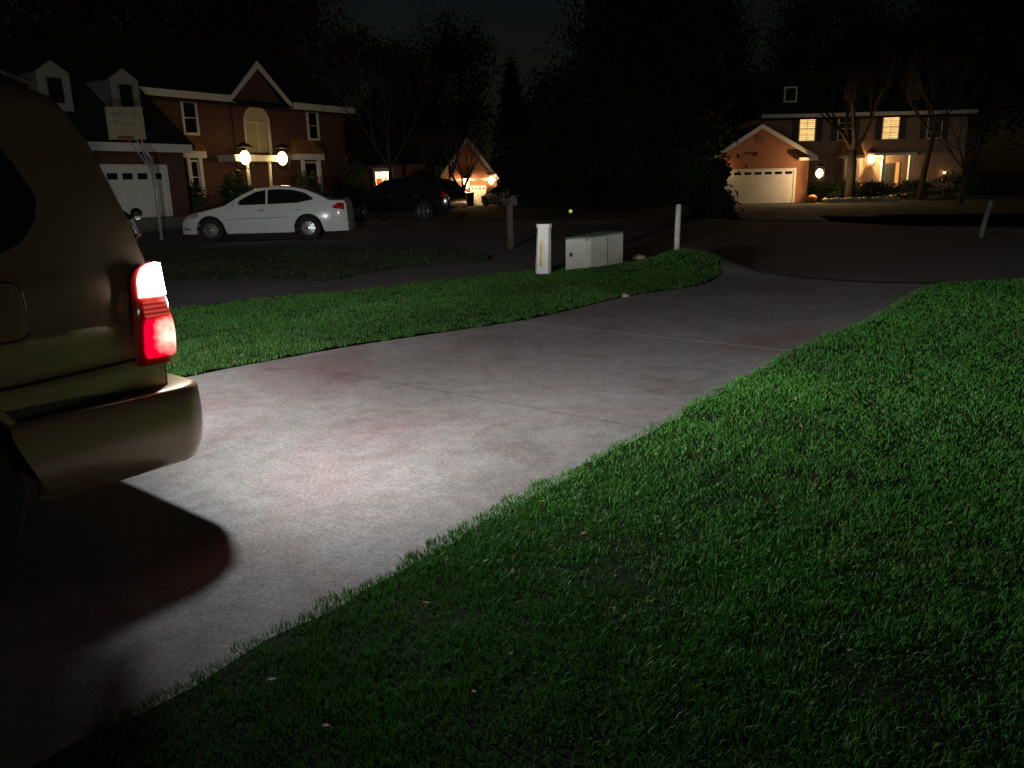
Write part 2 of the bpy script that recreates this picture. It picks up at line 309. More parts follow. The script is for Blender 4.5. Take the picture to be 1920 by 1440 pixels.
n = 900; X_ = RNG.uniform(-1, 8, n); Y_ = RNG.uniform(1.6, 10.5, n); ok = inside(right_lawn, X_, Y_) | (RNG.random(n) < .22); ok &= ~((X_ * B_[0] + Y_ * B_[1]) < -3); X_, Y_ = X_[ok], Y_[ok]; n = len(X_)
on = inside(right_lawn, X_, Y_); Zl = np.where(on, .075, .034); a_ = RNG.uniform(0, 6.28, n); s_ = RNG.uniform(.006, .017, n); tl_ = np.where(on, RNG.uniform(-.4, .4, n), .08)
c_, d_ = np.cos(a_) * s_, np.sin(a_) * s_
V = np.stack([np.c_[X_ - c_, Y_ - d_, Zl - tl_ * s_], np.c_[X_ + d_ * .5, Y_ - c_ * .5, Zl], np.c_[X_ + c_, Y_ + d_, Zl + tl_ * s_ + .002], np.c_[X_ - d_ * .5, Y_ + c_ * .5, Zl]], 1).reshape(-1, 3)
tag(link(raw_mesh('leaf_litter', V, np.arange(n)[:, None] * 4 + np.arange(4), mat('dead_leaf', (.28, .20, .11), .7, var=.6, scale=30), 4)), 'scattered small dead leaves on lawn and concrete', 'leaves', kind='stuff')
# ------------------------------------------------------------------ vehicles
def interp(p, x): return float(np.interp(x, [a for a, _ in p], [b_ for _, b_ in p]))
class Car:
    """shell swept along the length; x from 0 (nose) to L (tail)"""
    def __init__(s, L, W, top, zb, belt, wheels, wr, tumble=.42, endp=.22, narrow=.0, r=.05, hwf=None):
        s.L, s.W, s.top, s.zb, s.belt, s.wheels, s.wr, s.tumble, s.endp, s.r, s.hwf = L, W, top, zb, belt, wheels, wr, tumble, endp, r, hwf
    def zt(s, x): return interp(s.top, x)
    def plan(s, x):
        u = abs(x - s.L / 2) / (s.L / 2); return 1 - s.endp * u ** 7 - .03 * u ** 2
    def hw(s, x, z):
        if s.hwf: return s.hwf(x, z) * s.plan(x)
        h = s.W / 2 * s.plan(x); zm = s.zb + .55 * (s.belt - s.zb)
        if z <= s.belt: return h * (1 - .10 * ((z - zm) / .5) ** 2)
        h2 = h * (1 - .10 * ((s.belt - zm) / .5) ** 2); return h2 - s.tumble * (z - s.belt)
    def bottom(s, x):
        z = interp(s.zb_prof, x) if hasattr(s, 'zb_prof') else s.zb
        for wx in s.wheels:
            ar = s.wr * 1.22
            if abs(x - wx) < ar: z = max(z, s.wr + math.sqrt(ar * ar - (x - wx) ** 2))
        return z
    def body(s, m, parent, nx=110):
        xs = set(np.linspace(0, s.L, nx)) | {p[0] for p in s.top}
        for wx in s.wheels:
            for k in np.linspace(-1, 1, 15): xs.add(wx + s.wr * 1.22 * k * .9999)
        rows = []
        for x in sorted(xs):
            zt = s.zt(x); zb = min(s.bottom(x), zt - .05); zs = max(zt - s.r, zb + .02); ring = []
            nl = 60 if s.hwf else 13
            for k in range(nl):
                z = zb + (zs - zb) * k / (nl - 1); ring.append((s.hw(x, z), z))
            h = s.hw(x, zs)
            for k in range(1, 7):
                a = math.pi / 2 * k / 6; q = min(s.r, .3)
                ring.append((h - q * 1.2 * (1 - math.cos(a)), zs + (zt - zs) * math.sin(a)))
            yl = ring[-1][0]
            for k in range(1, 5): ring.append((yl * (1 - k / 4), zt + .025 * (1 - (1 - k / 4) ** 2)))
            full = [(x, 0, zb)] + [(x, y, z) for y, z in ring] + [(x, -y, z) for y, z in ring[::-1][1:]] + [(x, 0, zb)]
            rows.append(full)
        mb = MB(); mb.grid(rows)
        for r_ in (rows[0], rows[-1]):
            c = (r_[0][0], 0, sum(p[2] for p in r_) / len(r_)); n = len(r_)
            mb.add([c] + r_, [(0, i + 1, i + 2) for i in range(n - 1)])
        o = mb.build('body', m, parent, smooth=True); o.data.set_sharp_from_angle(angle=R(38)); return o
    def side_patch(s, name, m, parent, zl, zu, x0, x1, side, off=.004, n=26, nz=8, smooth=True):
        rows = []
        for x in np.linspace(x0, x1, n):
            a, b_ = interp(zl, x), interp(zu, x); rows.append([(x, side * (s.hw(x, z) + off), z) for z in np.linspace(a, max(b_, a + .002), nz)])
        return MB().grid(rows).build(name, m, parent, smooth=smooth)
    def top_patch(s, name, m, parent, x0, x1, f=.86, off=.006, n=16):
        rows = []
        for x in np.linspace(x0, x1, n):
            zt = s.zt(x); h = (s.hw(x, zt - s.r) - s.r * 1.1) * f; rows.append([(x, h * q, zt + off + .025 * (1 - q * q)) for q in np.linspace(-1, 1, 11)])
        return MB().grid(rows).build(name, m, parent, smooth=True)
def wheel_mesh(parent, x, y, r, side, spokes=10, loc=None):
    """wheel = Empty-less part: tyre mesh with rim as sub-part"""
    T = MB(); prof = [(.58, -.11), (.62, .10), (.74, .115), (.93, .11), (1, .085), (1, -.085), (.93, -.11), (.62, -.11)]; n = 36
    rows = [[(x + r * q * math.cos(2 * math.pi * k / n), y + side * wv, r + r * q * math.sin(2 * math.pi * k / n)) for k in range(n + 1)] for q, wv in prof + prof[:1]]
    tyre = T.grid(rows).build('wheel', M['rubber'], parent, smooth=True)
    C = MB(); q = r * .62
    C.grid([[(x + q * f * math.cos(2 * math.pi * k / n), y + side * wv, r + q * f * math.sin(2 * math.pi * k / n)) for k in range(n + 1)] for f, wv in ((1, .10), (.93, .112), (.89, .09), (.89, .02))])
    for k in range(spokes):
        a = 2 * math.pi * k / spokes; ca, sa = math.cos(a), math.sin(a); w1, w2 = .026, .05
        def pt(rr, ww, yy): return (x + ca * rr - sa * ww, y + side * yy, r + sa * rr + ca * ww)
        C.add([pt(.04, -w1, .112), pt(.04, w1, .112), pt(q * .92, w2 * .8, .10), pt(q * .92, -w2 * .8, .10), pt(.04, -w1, .06), pt(.04, w1, .06), pt(q * .92, w2 * .8, .06), pt(q * .92, -w2 * .8, .06)],
              [(0, 1, 2, 3), (0, 4, 5, 1), (1, 5, 6, 2), (2, 6, 7, 3), (3, 7, 4, 0)])
    C.ball((x, y + side * .10, r), .05, 8, sy=.4)
    C.build('rim', M['chrome'], tyre, smooth=False)
    MB().tube([(x, y + side * .015, r), (x, y + side * .03, r)], q * .9, 24).build('brake_disc', M['black'], tyre)
    return tyre
def wheel_wells(c, parent):
    mb = MB()
    for wx in c.wheels:
        R_ = c.wr * 1.21; n = 16; hw_ = c.W / 2 - .05
        mb.grid([[(wx + R_ * math.cos(math.pi * k / n), y, c.wr + R_ * math.sin(math.pi * k / n)) for k in range(n + 1)] for y in (-hw_, -hw_ + .35)])
        mb.grid([[(wx + R_ * math.cos(math.pi * k / n), y, c.wr + R_ * math.sin(math.pi * k / n)) for k in range(n + 1)] for y in (hw_, hw_ - .35)])
        for sg in (-1, 1): mb.add([(wx, sg * (hw_ - .35), c.wr)] + [(wx + R_ * math.cos(math.pi * k / n), sg * (hw_ - .35), c.wr + R_ * math.sin(math.pi * k / n)) for k in range(n + 1)], [(0, k + 1, k + 2) for k in range(n)])
    x0, x1 = c.wheels; mb.box(x0 + .45, x1 - .45, -c.W / 2 + .12, c.W / 2 - .12, c.zb - .06, c.zb + .05)
    return mb.build('underbody', M['rubber'], parent)
red_lens = mat('red_lens', (.35, .01, .008), .15, spec=.8, coat=.5); amber = mat('amber_lens', (.8, .3, .03), .2, spec=.8); clear_lens = mat('clear_lens', (.6, .62, .65), .1, metal=.6, var=.1)

# --- the near gold SUV backing out of the driveway; local x = towards its tail, near flank = -y
SUV_ORG = ab(0, -4.09); suv_rz = math.atan2(A_[1], A_[0]); XO = -2.92       # nose at x = XO
gold = mat('gold_metallic_paint', (.25, .185, .11), .34, metal=.55, var=.04, scale=3, coat=.8)
suv = empty('parked_suv', (SUV_ORG[0], SUV_ORG[1], .028), suv_rz)
tag(suv, 'tan SUV at left with its tail and reversing lights glowing on the concrete driveway', 'suv')
suv_top = [(0, .62), (.03, .80), (.12, .98), (.5, 1.08), (1.2, 1.17), (1.3, 1.19), (1.6, 1.44), (1.95, 1.74), (2.1, 1.81), (2.6, 1.88), (3.4, 1.91), (4.1, 1.91), (4.40, 1.89), (4.49, 1.86), (4.57, 1.73), (4.66, 1.42), (4.695, 1.2), (4.71, .9), (4.72, .66)]
def suv_hw(x, z):
    return float(np.interp(z, [.3, .45, .62, .66, .78, .80, .93, .955, .985, 1.05, 1.15, 1.18, 1.4, 1.7, 1.92], [.86, .89, .905, .915, .922, .914, .926, .938, .922, .918, .902, .888, .83, .745, .69]))
sc_ = Car(4.72, 1.86, suv_top, .42, 1.15, (.92, 3.67), .375, r=.09, endp=.09, hwf=suv_hw)
class Shift: pass
holder = suv
def sh(o): o.location.x += XO; return o
body = sc_.body(gold, suv, 150); sh(body)
for sg in (-1, 1):
    # rear quarter glass, rear door and front door glass, set in a black surround
    q = sh(sc_.side_patch('quarter_window', M['glass'], suv, [(3.55, 1.24), (4.08, 1.25), (4.2, 1.30), (4.29, 1.40), (4.30, 1.46)], [(3.55, 1.70), (4.1, 1.70), (4.2, 1.68), (4.25, 1.6), (4.30, 1.47)], 3.55, 4.30, sg, .006, 30))
    sh(sc_.side_patch('door_window', M['glass'], suv, [(2.7, 1.21), (3.45, 1.22)], [(2.7, 1.69), (3.45, 1.70)], 2.7, 3.45, sg, .006))
    sh(sc_.side_patch('door_window', M['glass'], suv, [(1.65, 1.20), (2.62, 1.21)], [(1.65, 1.32), (2.1, 1.63), (2.62, 1.69)], 1.65, 2.62, sg, .006))
    sh(sc_.side_patch('body_side_moulding', mat('lower_cladding', (.22, .15, .08), .5, metal=.2), suv, [(1.45, .60), (3.2, .60)], [(1.45, .74), (3.2, .74)], 1.45, 3.2, sg, .018, 20, 4))
    sh(sc_.side_patch('waist_crease', M['black'], suv, [(4.02, .776), (4.55, .786)], [(4.02, .79), (4.55, .797)], 3.98, 4.60, sg, .003, 16, 2))
# wheel arch lip
for wx in sc_.wheels:
    for sg in (-1, 1):
        mb = MB(); ar = .375 * 1.22
        pts = [(wx + ar * math.cos(a), sg * (sc_.hw(wx + ar * math.cos(a), .375 + ar * math.sin(a)) + .004), .375 + ar * math.sin(a)) for a in np.linspace(-.1, math.pi + .1, 26)]
        mb.tube(pts, .022, 6); sh(mb.build('arch_lip', gold, suv, smooth=True))
        sh(wheel_mesh(suv, wx, sg * .80, .375, sg, 6))
sh(wheel_wells(sc_, suv))
# rear bumper: swept round the corner
def sweep_round(name, m, sect, side0, xend, hwid, rc, parent, x_start):
    path = []; n = 14
    path += [(x, -hwid) for x in np.linspace(x_start, xend - rc, 6)]
    path += [(xend - rc + rc * math.sin(a), -hwid + rc - rc * math.cos(a)) for a in np.linspace(0, math.pi / 2, n)][1:]
    path += [(x, y) for x, y in [(xend + .015, -.4), (xend + .02, 0), (xend + .015, .4)]]
    path += [(xend - rc + rc * math.sin(a), hwid - rc + rc * math.cos(a)) for a in np.linspace(math.pi / 2, 0, n)]
    path += [(x, hwid) for x in np.linspace(xend - rc, x_start, 6)][1:]
    rows = []
    P = [Vector(p) for p in path]
    for i, p in enumerate(P):
        d = (P[min(i + 1, len(P) - 1)] - P[max(i - 1, 0)]).normalized(); nrm = Vector((d.y, -d.x))
        if nrm.dot(p - Vector((xend - 1.2, 0))) < 0: nrm = -nrm
        wf = max(0, 1 - min(i, len(P) - 1 - i) / 5); rows.append([(p.x + nrm.x * o_ + wf * max(0, .58 - z) * .42, p.y + nrm.y * o_, z) for o_, z in sect])
    return MB().grid(rows).build(name, m, parent, smooth=True)
bsec = [(-.20, .640), (-.03, .650), (-.012, .646), (-.003, .630), (.0, .60), (.004, .52), (.0, .45), (-.014, .375), (-.04, .315), (-.075, .295), (-.2, .29)]
bump_ = sweep_round('rear_bumper', gold, bsec, -1, 1.915, .935, .13, suv, 1.10)
stripm = mat('bumper_step_pad', (.02, .018, .016), .6)
for sg in (-1, 1): sh(sc_.side_patch('bumper_shade', M['black'], suv, [(4.02, .63), (4.62, .63)], [(4.02, .70), (4.3, .69), (4.62, .655)], 4.02, 4.62, sg, .004, 16, 3))  # black patch painted on the flank for the shadow above the bumper
# fuel door with dark shut line (near flank)
def rrect(x0, x1, z0, z1, r, n=6):
    out = []
    for cx, cz, a0 in ((x1 - r, z1 - r, 0), (x0 + r, z1 - r, 90), (x0 + r, z0 + r, 180), (x1 - r, z0 + r, 270)):
        out += [(cx + r * math.cos(R(a0 + 90 * k / n)), cz + r * math.sin(R(a0 + 90 * k / n))) for k in range(n + 1)]
    return out
fd = rrect(.96, 1.235, .955, 1.165, .045)
side_y = lambda x, z, off: -(sc_.hw(x - XO, z) + off)
mb = MB(); mb.add([(x, side_y(x, z, .006), z) for x, z in fd], [tuple(range(len(fd)))]); fdo = mb.build('fuel_door', gold, suv)
mb = MB(); mb.tube([(x, side_y(x, z, .002), z) for x, z in fd + fd[:1]], .0055, 6, cap=False); mb.build('shut_line', M['black'], fdo)
# lamp cluster wrapping the rear corner
def lens_pt(u, z, off=0., sg=-1):   # u 0..1 from front edge on the flank round to the tail face
    t = (z - .78) / .41; x0 = 1.60 + .05 * t; yb = .912 - .035 * max(0, (z - 1.0) / .2)
    xe = 1.805 + .012 * math.sin(min(1, max(0, t)) * math.pi * 2.0) * (1 if t < .5 else .3)
    if u < .55: x = x0 + (xe - .07 - x0) * u / .55; y = yb + .014 * math.sin(min(1, u / .2) * math.pi / 2)
    else:
        a = (u - .55) / .45 * math.pi / 2; x = xe - .07 + .07 * math.sin(a) ; y = yb + .014 - .14 * (1 - math.cos(a))
    return (x + off, sg * (y + off), z)
def lens(name, m, parent, z0, z1, u0=0., u1=1., off=0., sg=-1, dome=False, kd=.3, rb=0.):
    rows = []
    for z in np.linspace(z0, z1, 20):
        k = (z - z0) / (z1 - z0); f = 1.
        if dome: f = math.sqrt(max(0, 1 - max(0, (k - kd) / (1 - kd)) ** 2.4)) * .97 + .03
        if rb: f *= 1 - rb * (max(0, 1 - k / .25) ** 2 + max(0, (k - .75) / .25) ** 2)
        uc = u0 + (u1 - u0) * .52; rows.append([lens_pt(u, z, off, sg) for u in np.linspace(uc - (uc - u0) * f, uc + (u1 - uc) * f, 18)])
    return MB().grid(rows).build(name, m, parent, smooth=True)
def lit_lens(name, core, edge, cs, es, centre, rad, band=0.):
    m = mat(name, edge, .2); t = m.node_tree; b = t.nodes['Principled BSDF']; tc = t.nodes['Texture Coordinate']
    vd = t.nodes.new('ShaderNodeVectorMath'); vd.operation = 'DISTANCE'; vd.inputs[1].default_value = centre; t.links.new(tc.outputs['Object'], vd.inputs[0])
    nz = t.nodes.new('ShaderNodeTexNoise'); nz.inputs['Scale'].default_value = 26; t.links.new(tc.outputs['Object'], nz.inputs['Vector'])
    ad = t.nodes.new('ShaderNodeMath'); ad.operation = 'MULTIPLY_ADD'; ad.inputs[1].default_value = rad * .9; t.links.new(nz.outputs['Fac'], ad.inputs[0]); t.links.new(vd.outputs['Value'], ad.inputs[2])
    mr = t.nodes.new('ShaderNodeMapRange'); mr.inputs[1].default_value = rad * .75; mr.inputs[2].default_value = rad * 1.75; mr.inputs[3].default_value = 1; mr.inputs[4].default_value = 0
    t.links.new(ad.outputs[0], mr.inputs[0])
    mx = t.nodes.new('ShaderNodeMix'); mx.data_type = 'RGBA'; t.links.new(mr.outputs[0], mx.inputs[0]); mx.inputs[6].default_value = (*edge, 1); mx.inputs[7].default_value = (*core, 1)
    st = t.nodes.new('ShaderNodeMapRange'); st.inputs[3].default_value = es; st.inputs[4].default_value = cs; t.links.new(mr.outputs[0], st.inputs[0])
    t.links.new(mx.outputs[2], b.inputs['Emission Color'])
    if band:
        sp = t.nodes.new('ShaderNodeSeparateXYZ'); t.links.new(tc.outputs['Object'], sp.inputs[0]); sn = t.nodes.new('ShaderNodeMath'); sn.operation = 'SINE'; mu = t.nodes.new('ShaderNodeMath'); mu.operation = 'MULTIPLY'; mu.inputs[1].default_value = band
        t.links.new(sp.outputs[2], mu.inputs[0]); t.links.new(mu.outputs[0], sn.inputs[0]); m2 = t.nodes.new('ShaderNodeMath'); m2.operation = 'MULTIPLY_ADD'; m2.inputs[1].default_value = .45; m2.inputs[2].default_value = .65; t.links.new(sn.outputs[0], m2.inputs[0])
        m3 = t.nodes.new('ShaderNodeMath'); m3.operation = 'MULTIPLY'; t.links.new(m2.outputs[0], m3.inputs[0]); t.links.new(st.outputs[0], m3.inputs[1]); t.links.new(m3.outputs[0], b.inputs['Emission Strength'])
    else: t.links.new(st.outputs[0], b.inputs['Emission Strength'])
    return m
def add_light(name, kind, loc, energy, colr, parent=None, size=.05, **kw):
    l = bpy.data.lights.new(name, kind); l.energy = energy; l.color = colr; l.shadow_soft_size = size
    for k, v in kw.items(): setattr(l, k, v)
    o = bpy.data.objects.new(name, l); o.location = loc; return link(o, parent)
def reflector_beam(name, loc, energy, colr, parent, size, az, smin=.05, vexp=1.05, lobe=9., widef=1.0):
    o = add_light(name, 'POINT', loc, energy, colr, parent, size); o.rotation_euler = (0, 0, az); l = o.data; l.use_nodes = True; t = l.node_tree; em = t.nodes['Emission']
    tc = t.nodes.new('ShaderNodeTexCoord'); sp = t.nodes.new('ShaderNodeSeparateXYZ'); t.links.new(tc.outputs['Normal'], sp.inputs[0])
    def mth(op, a, b=None, c=None):
        n = t.nodes.new('ShaderNodeMath'); n.operation = op
        for k, v in enumerate((a, b, c)):
            if v is None: continue
            if isinstance(v, (int, float)): n.inputs[k].default_value = v
            else: t.links.new(v, n.inputs[k])
        return n.outputs[0]
    z = mth('MAXIMUM', mth('ABSOLUTE', sp.outputs[2]), smin); vert = mth('POWER', mth('DIVIDE', .3, z), vexp)
    wide = mth('POWER', mth('MULTIPLY_ADD', sp.outputs[0], .5, .5), 2.4); hor = mth('MULTIPLY_ADD', mth('POWER', mth('MAXIMUM', sp.outputs[0], 0.), lobe), 1.5, 0.)
    spill = mth('MULTIPLY', mth('MULTIPLY', wide, widef), mth('POWER', mth('DIVIDE', .3, z), .35))
    t.links.new(mth('ADD', mth('MULTIPLY', vert, hor), spill), em.inputs['Strength']); return o
for sg in (-1, 1):
    hs = lens('tail_light', red_lens, suv, .77, 1.195, 0, 1, .0, sg, dome=True, kd=.80, rb=.12)
    lens('brake_lens', lit_lens('brake_glow_%d' % sg, (1, .60, .42), (1, .0, .035), 3.4, .95, (1.765, sg * .90, .885), .075), hs, .80, .965, .10, .985, .010, sg, rb=.12)
    lens('turn_lens', lit_lens('turn_glow_%d' % sg, (1, .42, .38), (.95, .09, .06), 1.5, .55, (1.765, sg * .9, 1.07), .05, 330), hs, .968, 1.062, .14, .95, .008, sg, rb=.08)
    lens('reverse_lens', mat('reverse_glow', (1, 1, 1), .3, emit=(.9, .97, 1), es=16), hs, 1.055, 1.192, .05, .99, .012, sg, dome=True, kd=.35, rb=0.)
    # the reflector spreads each lamp's light flat: far stronger towards the horizon than down onto the slab
    reflector_beam('reversing_beam', (2.0, sg * .61, .985), 320 if sg < 0 else 265, (.92, 1, .97), suv, .022, R(sg * (24 if sg < 0 else 38)))
    reflector_beam('brake_beam', (1.90, sg * .80, .90), 26, (1, .02, .03), suv, .04, R(sg * 10), .12, .3, 3., .5)
# tailgate: window, wiper, handle, plate recess ; windscreen and nose
sh(sc_.top_patch('rear_window', M['glass'], suv, 4.58, 4.68, .8)); sh(sc_.top_patch('windscreen', M['glass'], suv, 1.34, 1.93, .88))
wp = MB(); wp.tube([(1.80, -.62, 1.22), (1.83, -.66, 1.30), (1.80, -.68, 1.36), (1.785, -.55, 1.42)], .012, 6); wp.box(1.78, 1.84, -.66, -.58, 1.17, 1.24); wp.ball((1.815, -.69, 1.385), .026, 8); wp.build('rear_wiper', M['black'], suv)
MB().box(1.79, 1.83, -.3, .3, .82, .86).build('tailgate_handle', M['black'], suv)
for sg in (-1, 1):
    MB().tube([(XO + 2.1, sg * .64, 1.84), (XO + 2.3, sg * .65, 1.97), (XO + 4.2, sg * .65, 1.985), (XO + 4.4, sg * .64, 1.89)], .02, 8).build('roof_rail', M['black'], suv, smooth=True)
    MB().box(XO + .02, XO + .12, sg * .52, sg * .84, .72, .90).build('headlight', clear_lens, suv, bevel=.03)
    mm = MB(); mm.box(XO + 1.62, XO + 1.82, sg * .93, sg * 1.1, 1.18, 1.34); mm.build('wing_mirror', gold, suv, bevel=.04)
    for hx in (2.36, 3.22): hd = MB(); hd.box(XO + hx, XO + hx + .2, sg * .92, sg * .965, 1.02, 1.055); hd.build('door_handle', gold, suv, bevel=.01)
MB().box(XO - .04, XO + .1, -.88, .88, .34, .62).build('front_bumper', gold, suv, bevel=.05)

# --- generic parked cars
def parked(name, label, cat, C, paint, loc, rz, win, ws, rw, head, tail, mouth=True, spokes=10, group=None, plastic=None, moon=True):
    root = empty(name, loc, rz); tag(root, label, cat, group)
    C.body(paint, root, 90)
    for sg in (-1, 1):
        for (x0, x1, zl, zu) in win: C.side_patch('side_window', M['glass'], root, zl, zu, x0, x1, sg, .005)
        if head: C.side_patch('headlight', clear_lens, root, head[2], head[3], head[0], head[1], sg, .006, 10, 4)
        if tail: C.side_patch('tail_light', red_lens, root, tail[2], tail[3], tail[0], tail[1], sg, .006, 10, 4)
        for wx in C.wheels: wheel_mesh(root, wx, sg * (C.W / 2 - .14), C.wr, sg, spokes)
        mm = MB(); mx = C.wheels[0] + .72; my = C.hw(mx, C.belt) ; mm.box(mx, mx + .14, sg * (my - .02), sg * (my + .16), C.belt + .02, C.belt + .15); mm.build('wing_mirror', paint, root, bevel=.03)
        for hx in (C.wheels[0] + 1.35, C.wheels[1] - .35):
            h = MB(); yy = C.hw(hx, C.belt - .1); h.box(hx, hx + .19, sg * (yy - .01), sg * (yy + .035), C.belt - .115, C.belt - .085); h.build('door_handle', M['chrome'], root, bevel=.008)
        # door shut lines
        for sx in (C.wheels[0] + .55, C.wheels[0] + 1.48, C.wheels[1] - .28):
            MB().tube([(sx + dx, sg * (C.hw(sx + dx, z)), z) for dx, z in ((0, C.zb + .12), (0, .5), (.0, C.belt - .05), (.02, C.belt))], .005, 5).build('shut_line', M['black'], root)
    C.top_patch('windscreen', M['glass'], root, *ws); C.top_patch('rear_window', M['glass'], root, *rw)
    wheel_wells(C, root)
    return root
white_car = mat('white_car_paint', (.62, .62, .62), .22, var=.03, coat=.7)
sed_top = [(0, .42), (.02, .55), (.10, .66), (.35, .78), (.9, .90), (1.22, .97), (1.30, 1.0), (1.75, 1.27), (2.05, 1.40), (2.35, 1.455), (2.75, 1.475), (3.15, 1.455), (3.5, 1.385), (3.9, 1.22), (4.1, 1.11), (4.2, 1.075), (4.45, 1.07), (4.55, 1.06), (4.60, .98), (4.62, .80), (4.63, .5)]
sed = Car(4.63, 1.76, sed_top, .22, .93, (.86, 3.56), .325, r=.05, endp=.28)
w0 = gp(397, 455); w1 = gp(589, 450)
rzc = math.atan2(w1[1] - w0[1], w1[0] - w0[0])
# rim sides face the camera at local -y; wheels at y=-.74
def place_from_wheels(p0, p1, C, side=-1):
    d = Vector((p1[0] - p0[0], p1[1] - p0[1])).normalized(); n = Vector((-d.y, d.x)); c = Vector(p0) - n * side * (C.W / 2 - .1) * 1.0 - d * C.wheels[0]
    return (c.x, c.y, gz(p0[0], p0[1]) + .02), math.atan2(d.y, d.x)
loc, rz = place_from_wheels(w0, w1, sed)
s1 = parked('parked_sedan', 'white four door sedan parked side on in front of the left house', 'car', sed, white_car, loc, rz,
    [(1.52, 2.42, [(1.52, .985), (2.42, 1.0)], [(1.52, .995), (1.85, 1.20), (2.15, 1.34), (2.42, 1.385)]), (2.48, 3.72, [(2.48, 1.0), (3.3, 1.02), (3.72, 1.10)], [(2.48, 1.39), (2.8, 1.40), (3.15, 1.375), (3.5, 1.29), (3.72, 1.14)])],
    (1.36, 2.02, .85), (3.3, 4.05, .82), (.12, .55, [(.12, .60), (.55, .70)], [(.12, .67), (.3, .76), (.55, .83)]), (4.25, 4.56, [(4.25, .86), (4.56, .80)], [(4.25, .90), (4.4, 1.0), (4.56, .98)]), spokes=10)
s1.scale = (1.07, 1.07, 1.07)
sed.side_patch('turn_signal', amber, s1, [(.20, .64), (.34, .66)], [(.2, .69), (.34, .74)], .20, .34, -1, .012, 5, 3)
sed.side_patch('fog_lamp_recess', M['black'], s1, [(.08, .34), (.3, .36)], [(.08, .40), (.3, .37)], .08, .30, -1, .006, 5, 3)
MB().tube([(x, -sed.hw(x, .60) - .003, .58 + .02 * x) for x in np.linspace(1.3, 3.0, 12)], .006, 5).build('crease_highlight', M['chrome'], s1)
black_car = mat('black_car_paint', (.008, .008, .009), .15, var=.05, coat=.8)
sv_top = [(0, .55), (.03, .78), (.12, .92), (.5, 1.00), (1.2, 1.08), (1.3, 1.11), (1.7, 1.36), (2.0, 1.51), (2.3, 1.58), (2.9, 1.62), (3.6, 1.59), (4.1, 1.52), (4.35, 1.43), (4.6, 1.22), (4.72, 1.02), (4.77, .95), (4.78, .6)]
svc = Car(4.78, 1.9, sv_top, .34, 1.03, (.92, 3.75), .38, r=.07, endp=.24)
loc, rz = place_from_wheels(gp(676, 427), gp(806, 427), svc)
s2 = parked('parked_suv', 'black SUV parked behind the white sedan in front of the bare trees', 'suv', svc, black_car, loc, rz,
    [(1.6, 2.6, [(1.6, 1.09), (2.6, 1.10)], [(1.6, 1.12), (1.95, 1.33), (2.3, 1.46), (2.6, 1.50)]), (2.66, 3.55, [(2.66, 1.10), (3.55, 1.12)], [(2.66, 1.505), (3.55, 1.47)]), (3.62, 4.3, [(3.62, 1.12), (4.3, 1.18)], [(3.62, 1.46), (4.1, 1.36), (4.3, 1.22)])],
    (1.4, 2.0, .86), (4.3, 4.65, .8), (.06, .5, [(.06, .80), (.5, .86)], [(.06, .88), (.5, .95)]), (4.5, 4.76, [(4.5, .92), (4.76, .88)], [(4.5, 1.12), (4.76, .95)]), spokes=5)
for q in s2.children_recursive:
    if q.name.startswith('rim'): pass
silver = mat('silver_car_paint', (.5, .5, .48), .25, metal=.4, var=.03, coat=.6)
sil_top = sed_top
sil = Car(4.63, 1.76, sed_top, .22, .93, (.86, 3.56), .325, r=.05, endp=.28)
c0 = at(916, 380, 61)
s3 = parked('parked_car', 'small silver car beside the white garage door of the far middle house', 'car', sil, silver, (c0[0], 61, gz(c0[0], 61) + .01), R(-58),
    [(1.52, 2.42, [(1.52, .985), (2.42, 1.0)], [(1.52, .995), (1.85, 1.20), (2.15, 1.34), (2.42, 1.385)]), (2.48, 3.72, [(2.48, 1.0), (3.3, 1.02), (3.72, 1.10)], [(2.48, 1.39), (2.8, 1.40), (3.15, 1.375), (3.5, 1.29), (3.72, 1.14)])],
    (1.36, 2.02, .85), (3.3, 4.05, .82), (.12, .5, [(.12, .6), (.5, .7)], [(.12, .67), (.5, .82)]), (4.25, 4.56, [(4.25, .86), (4.56, .80)], [(4.25, .9), (4.56, .98)]), spokes=7)

# ------------------------------------------------------------------ house parts
def lantern(parent, x, y, z, power, s=1., out=-1, name='wall_lantern', colr=(1, .62, .28), offy=.0):
    """wall lantern: iron frame, glass, the light in it"""
    f = MB(); h = .17 * s; w_ = .085 * s; yc = y + out * (w_ + .05)
    for dx in (-1, 1):
        for dy in (-1, 1): f.box(x + dx * w_ - .006, x + dx * w_ + .006, yc + dy * w_ - .006, yc + dy * w_ + .006, z - h, z + h)
    f.add([(x - w_ * 1.3, yc - w_ * 1.3, z + h), (x + w_ * 1.3, yc - w_ * 1.3, z + h), (x + w_ * 1.3, yc + w_ * 1.3, z + h), (x - w_ * 1.3, yc + w_ * 1.3, z + h), (x, yc, z + h + .09 * s)], [(0, 1, 4), (1, 2, 4), (2, 3, 4), (3, 0, 4), (3, 2, 1, 0)])
    f.box(x - w_, x + w_, yc - w_, yc + w_, z - h - .025, z - h); f.box(x - .03, x + .03, y, yc, z - h - .05, z - h - .025)
    fo = f.build(name, M['iron'], parent)
    g = MB(); g.ball((x, yc, z), w_ * 1.0, 14, sz=1.35); go = g.build('lamp_glass', M['lampglow'], fo, smooth=True)
    l = add_light('lamp_light', 'POINT', (x, yc + out * (w_ + .06), z), power, colr, fo, .09)
    return fo
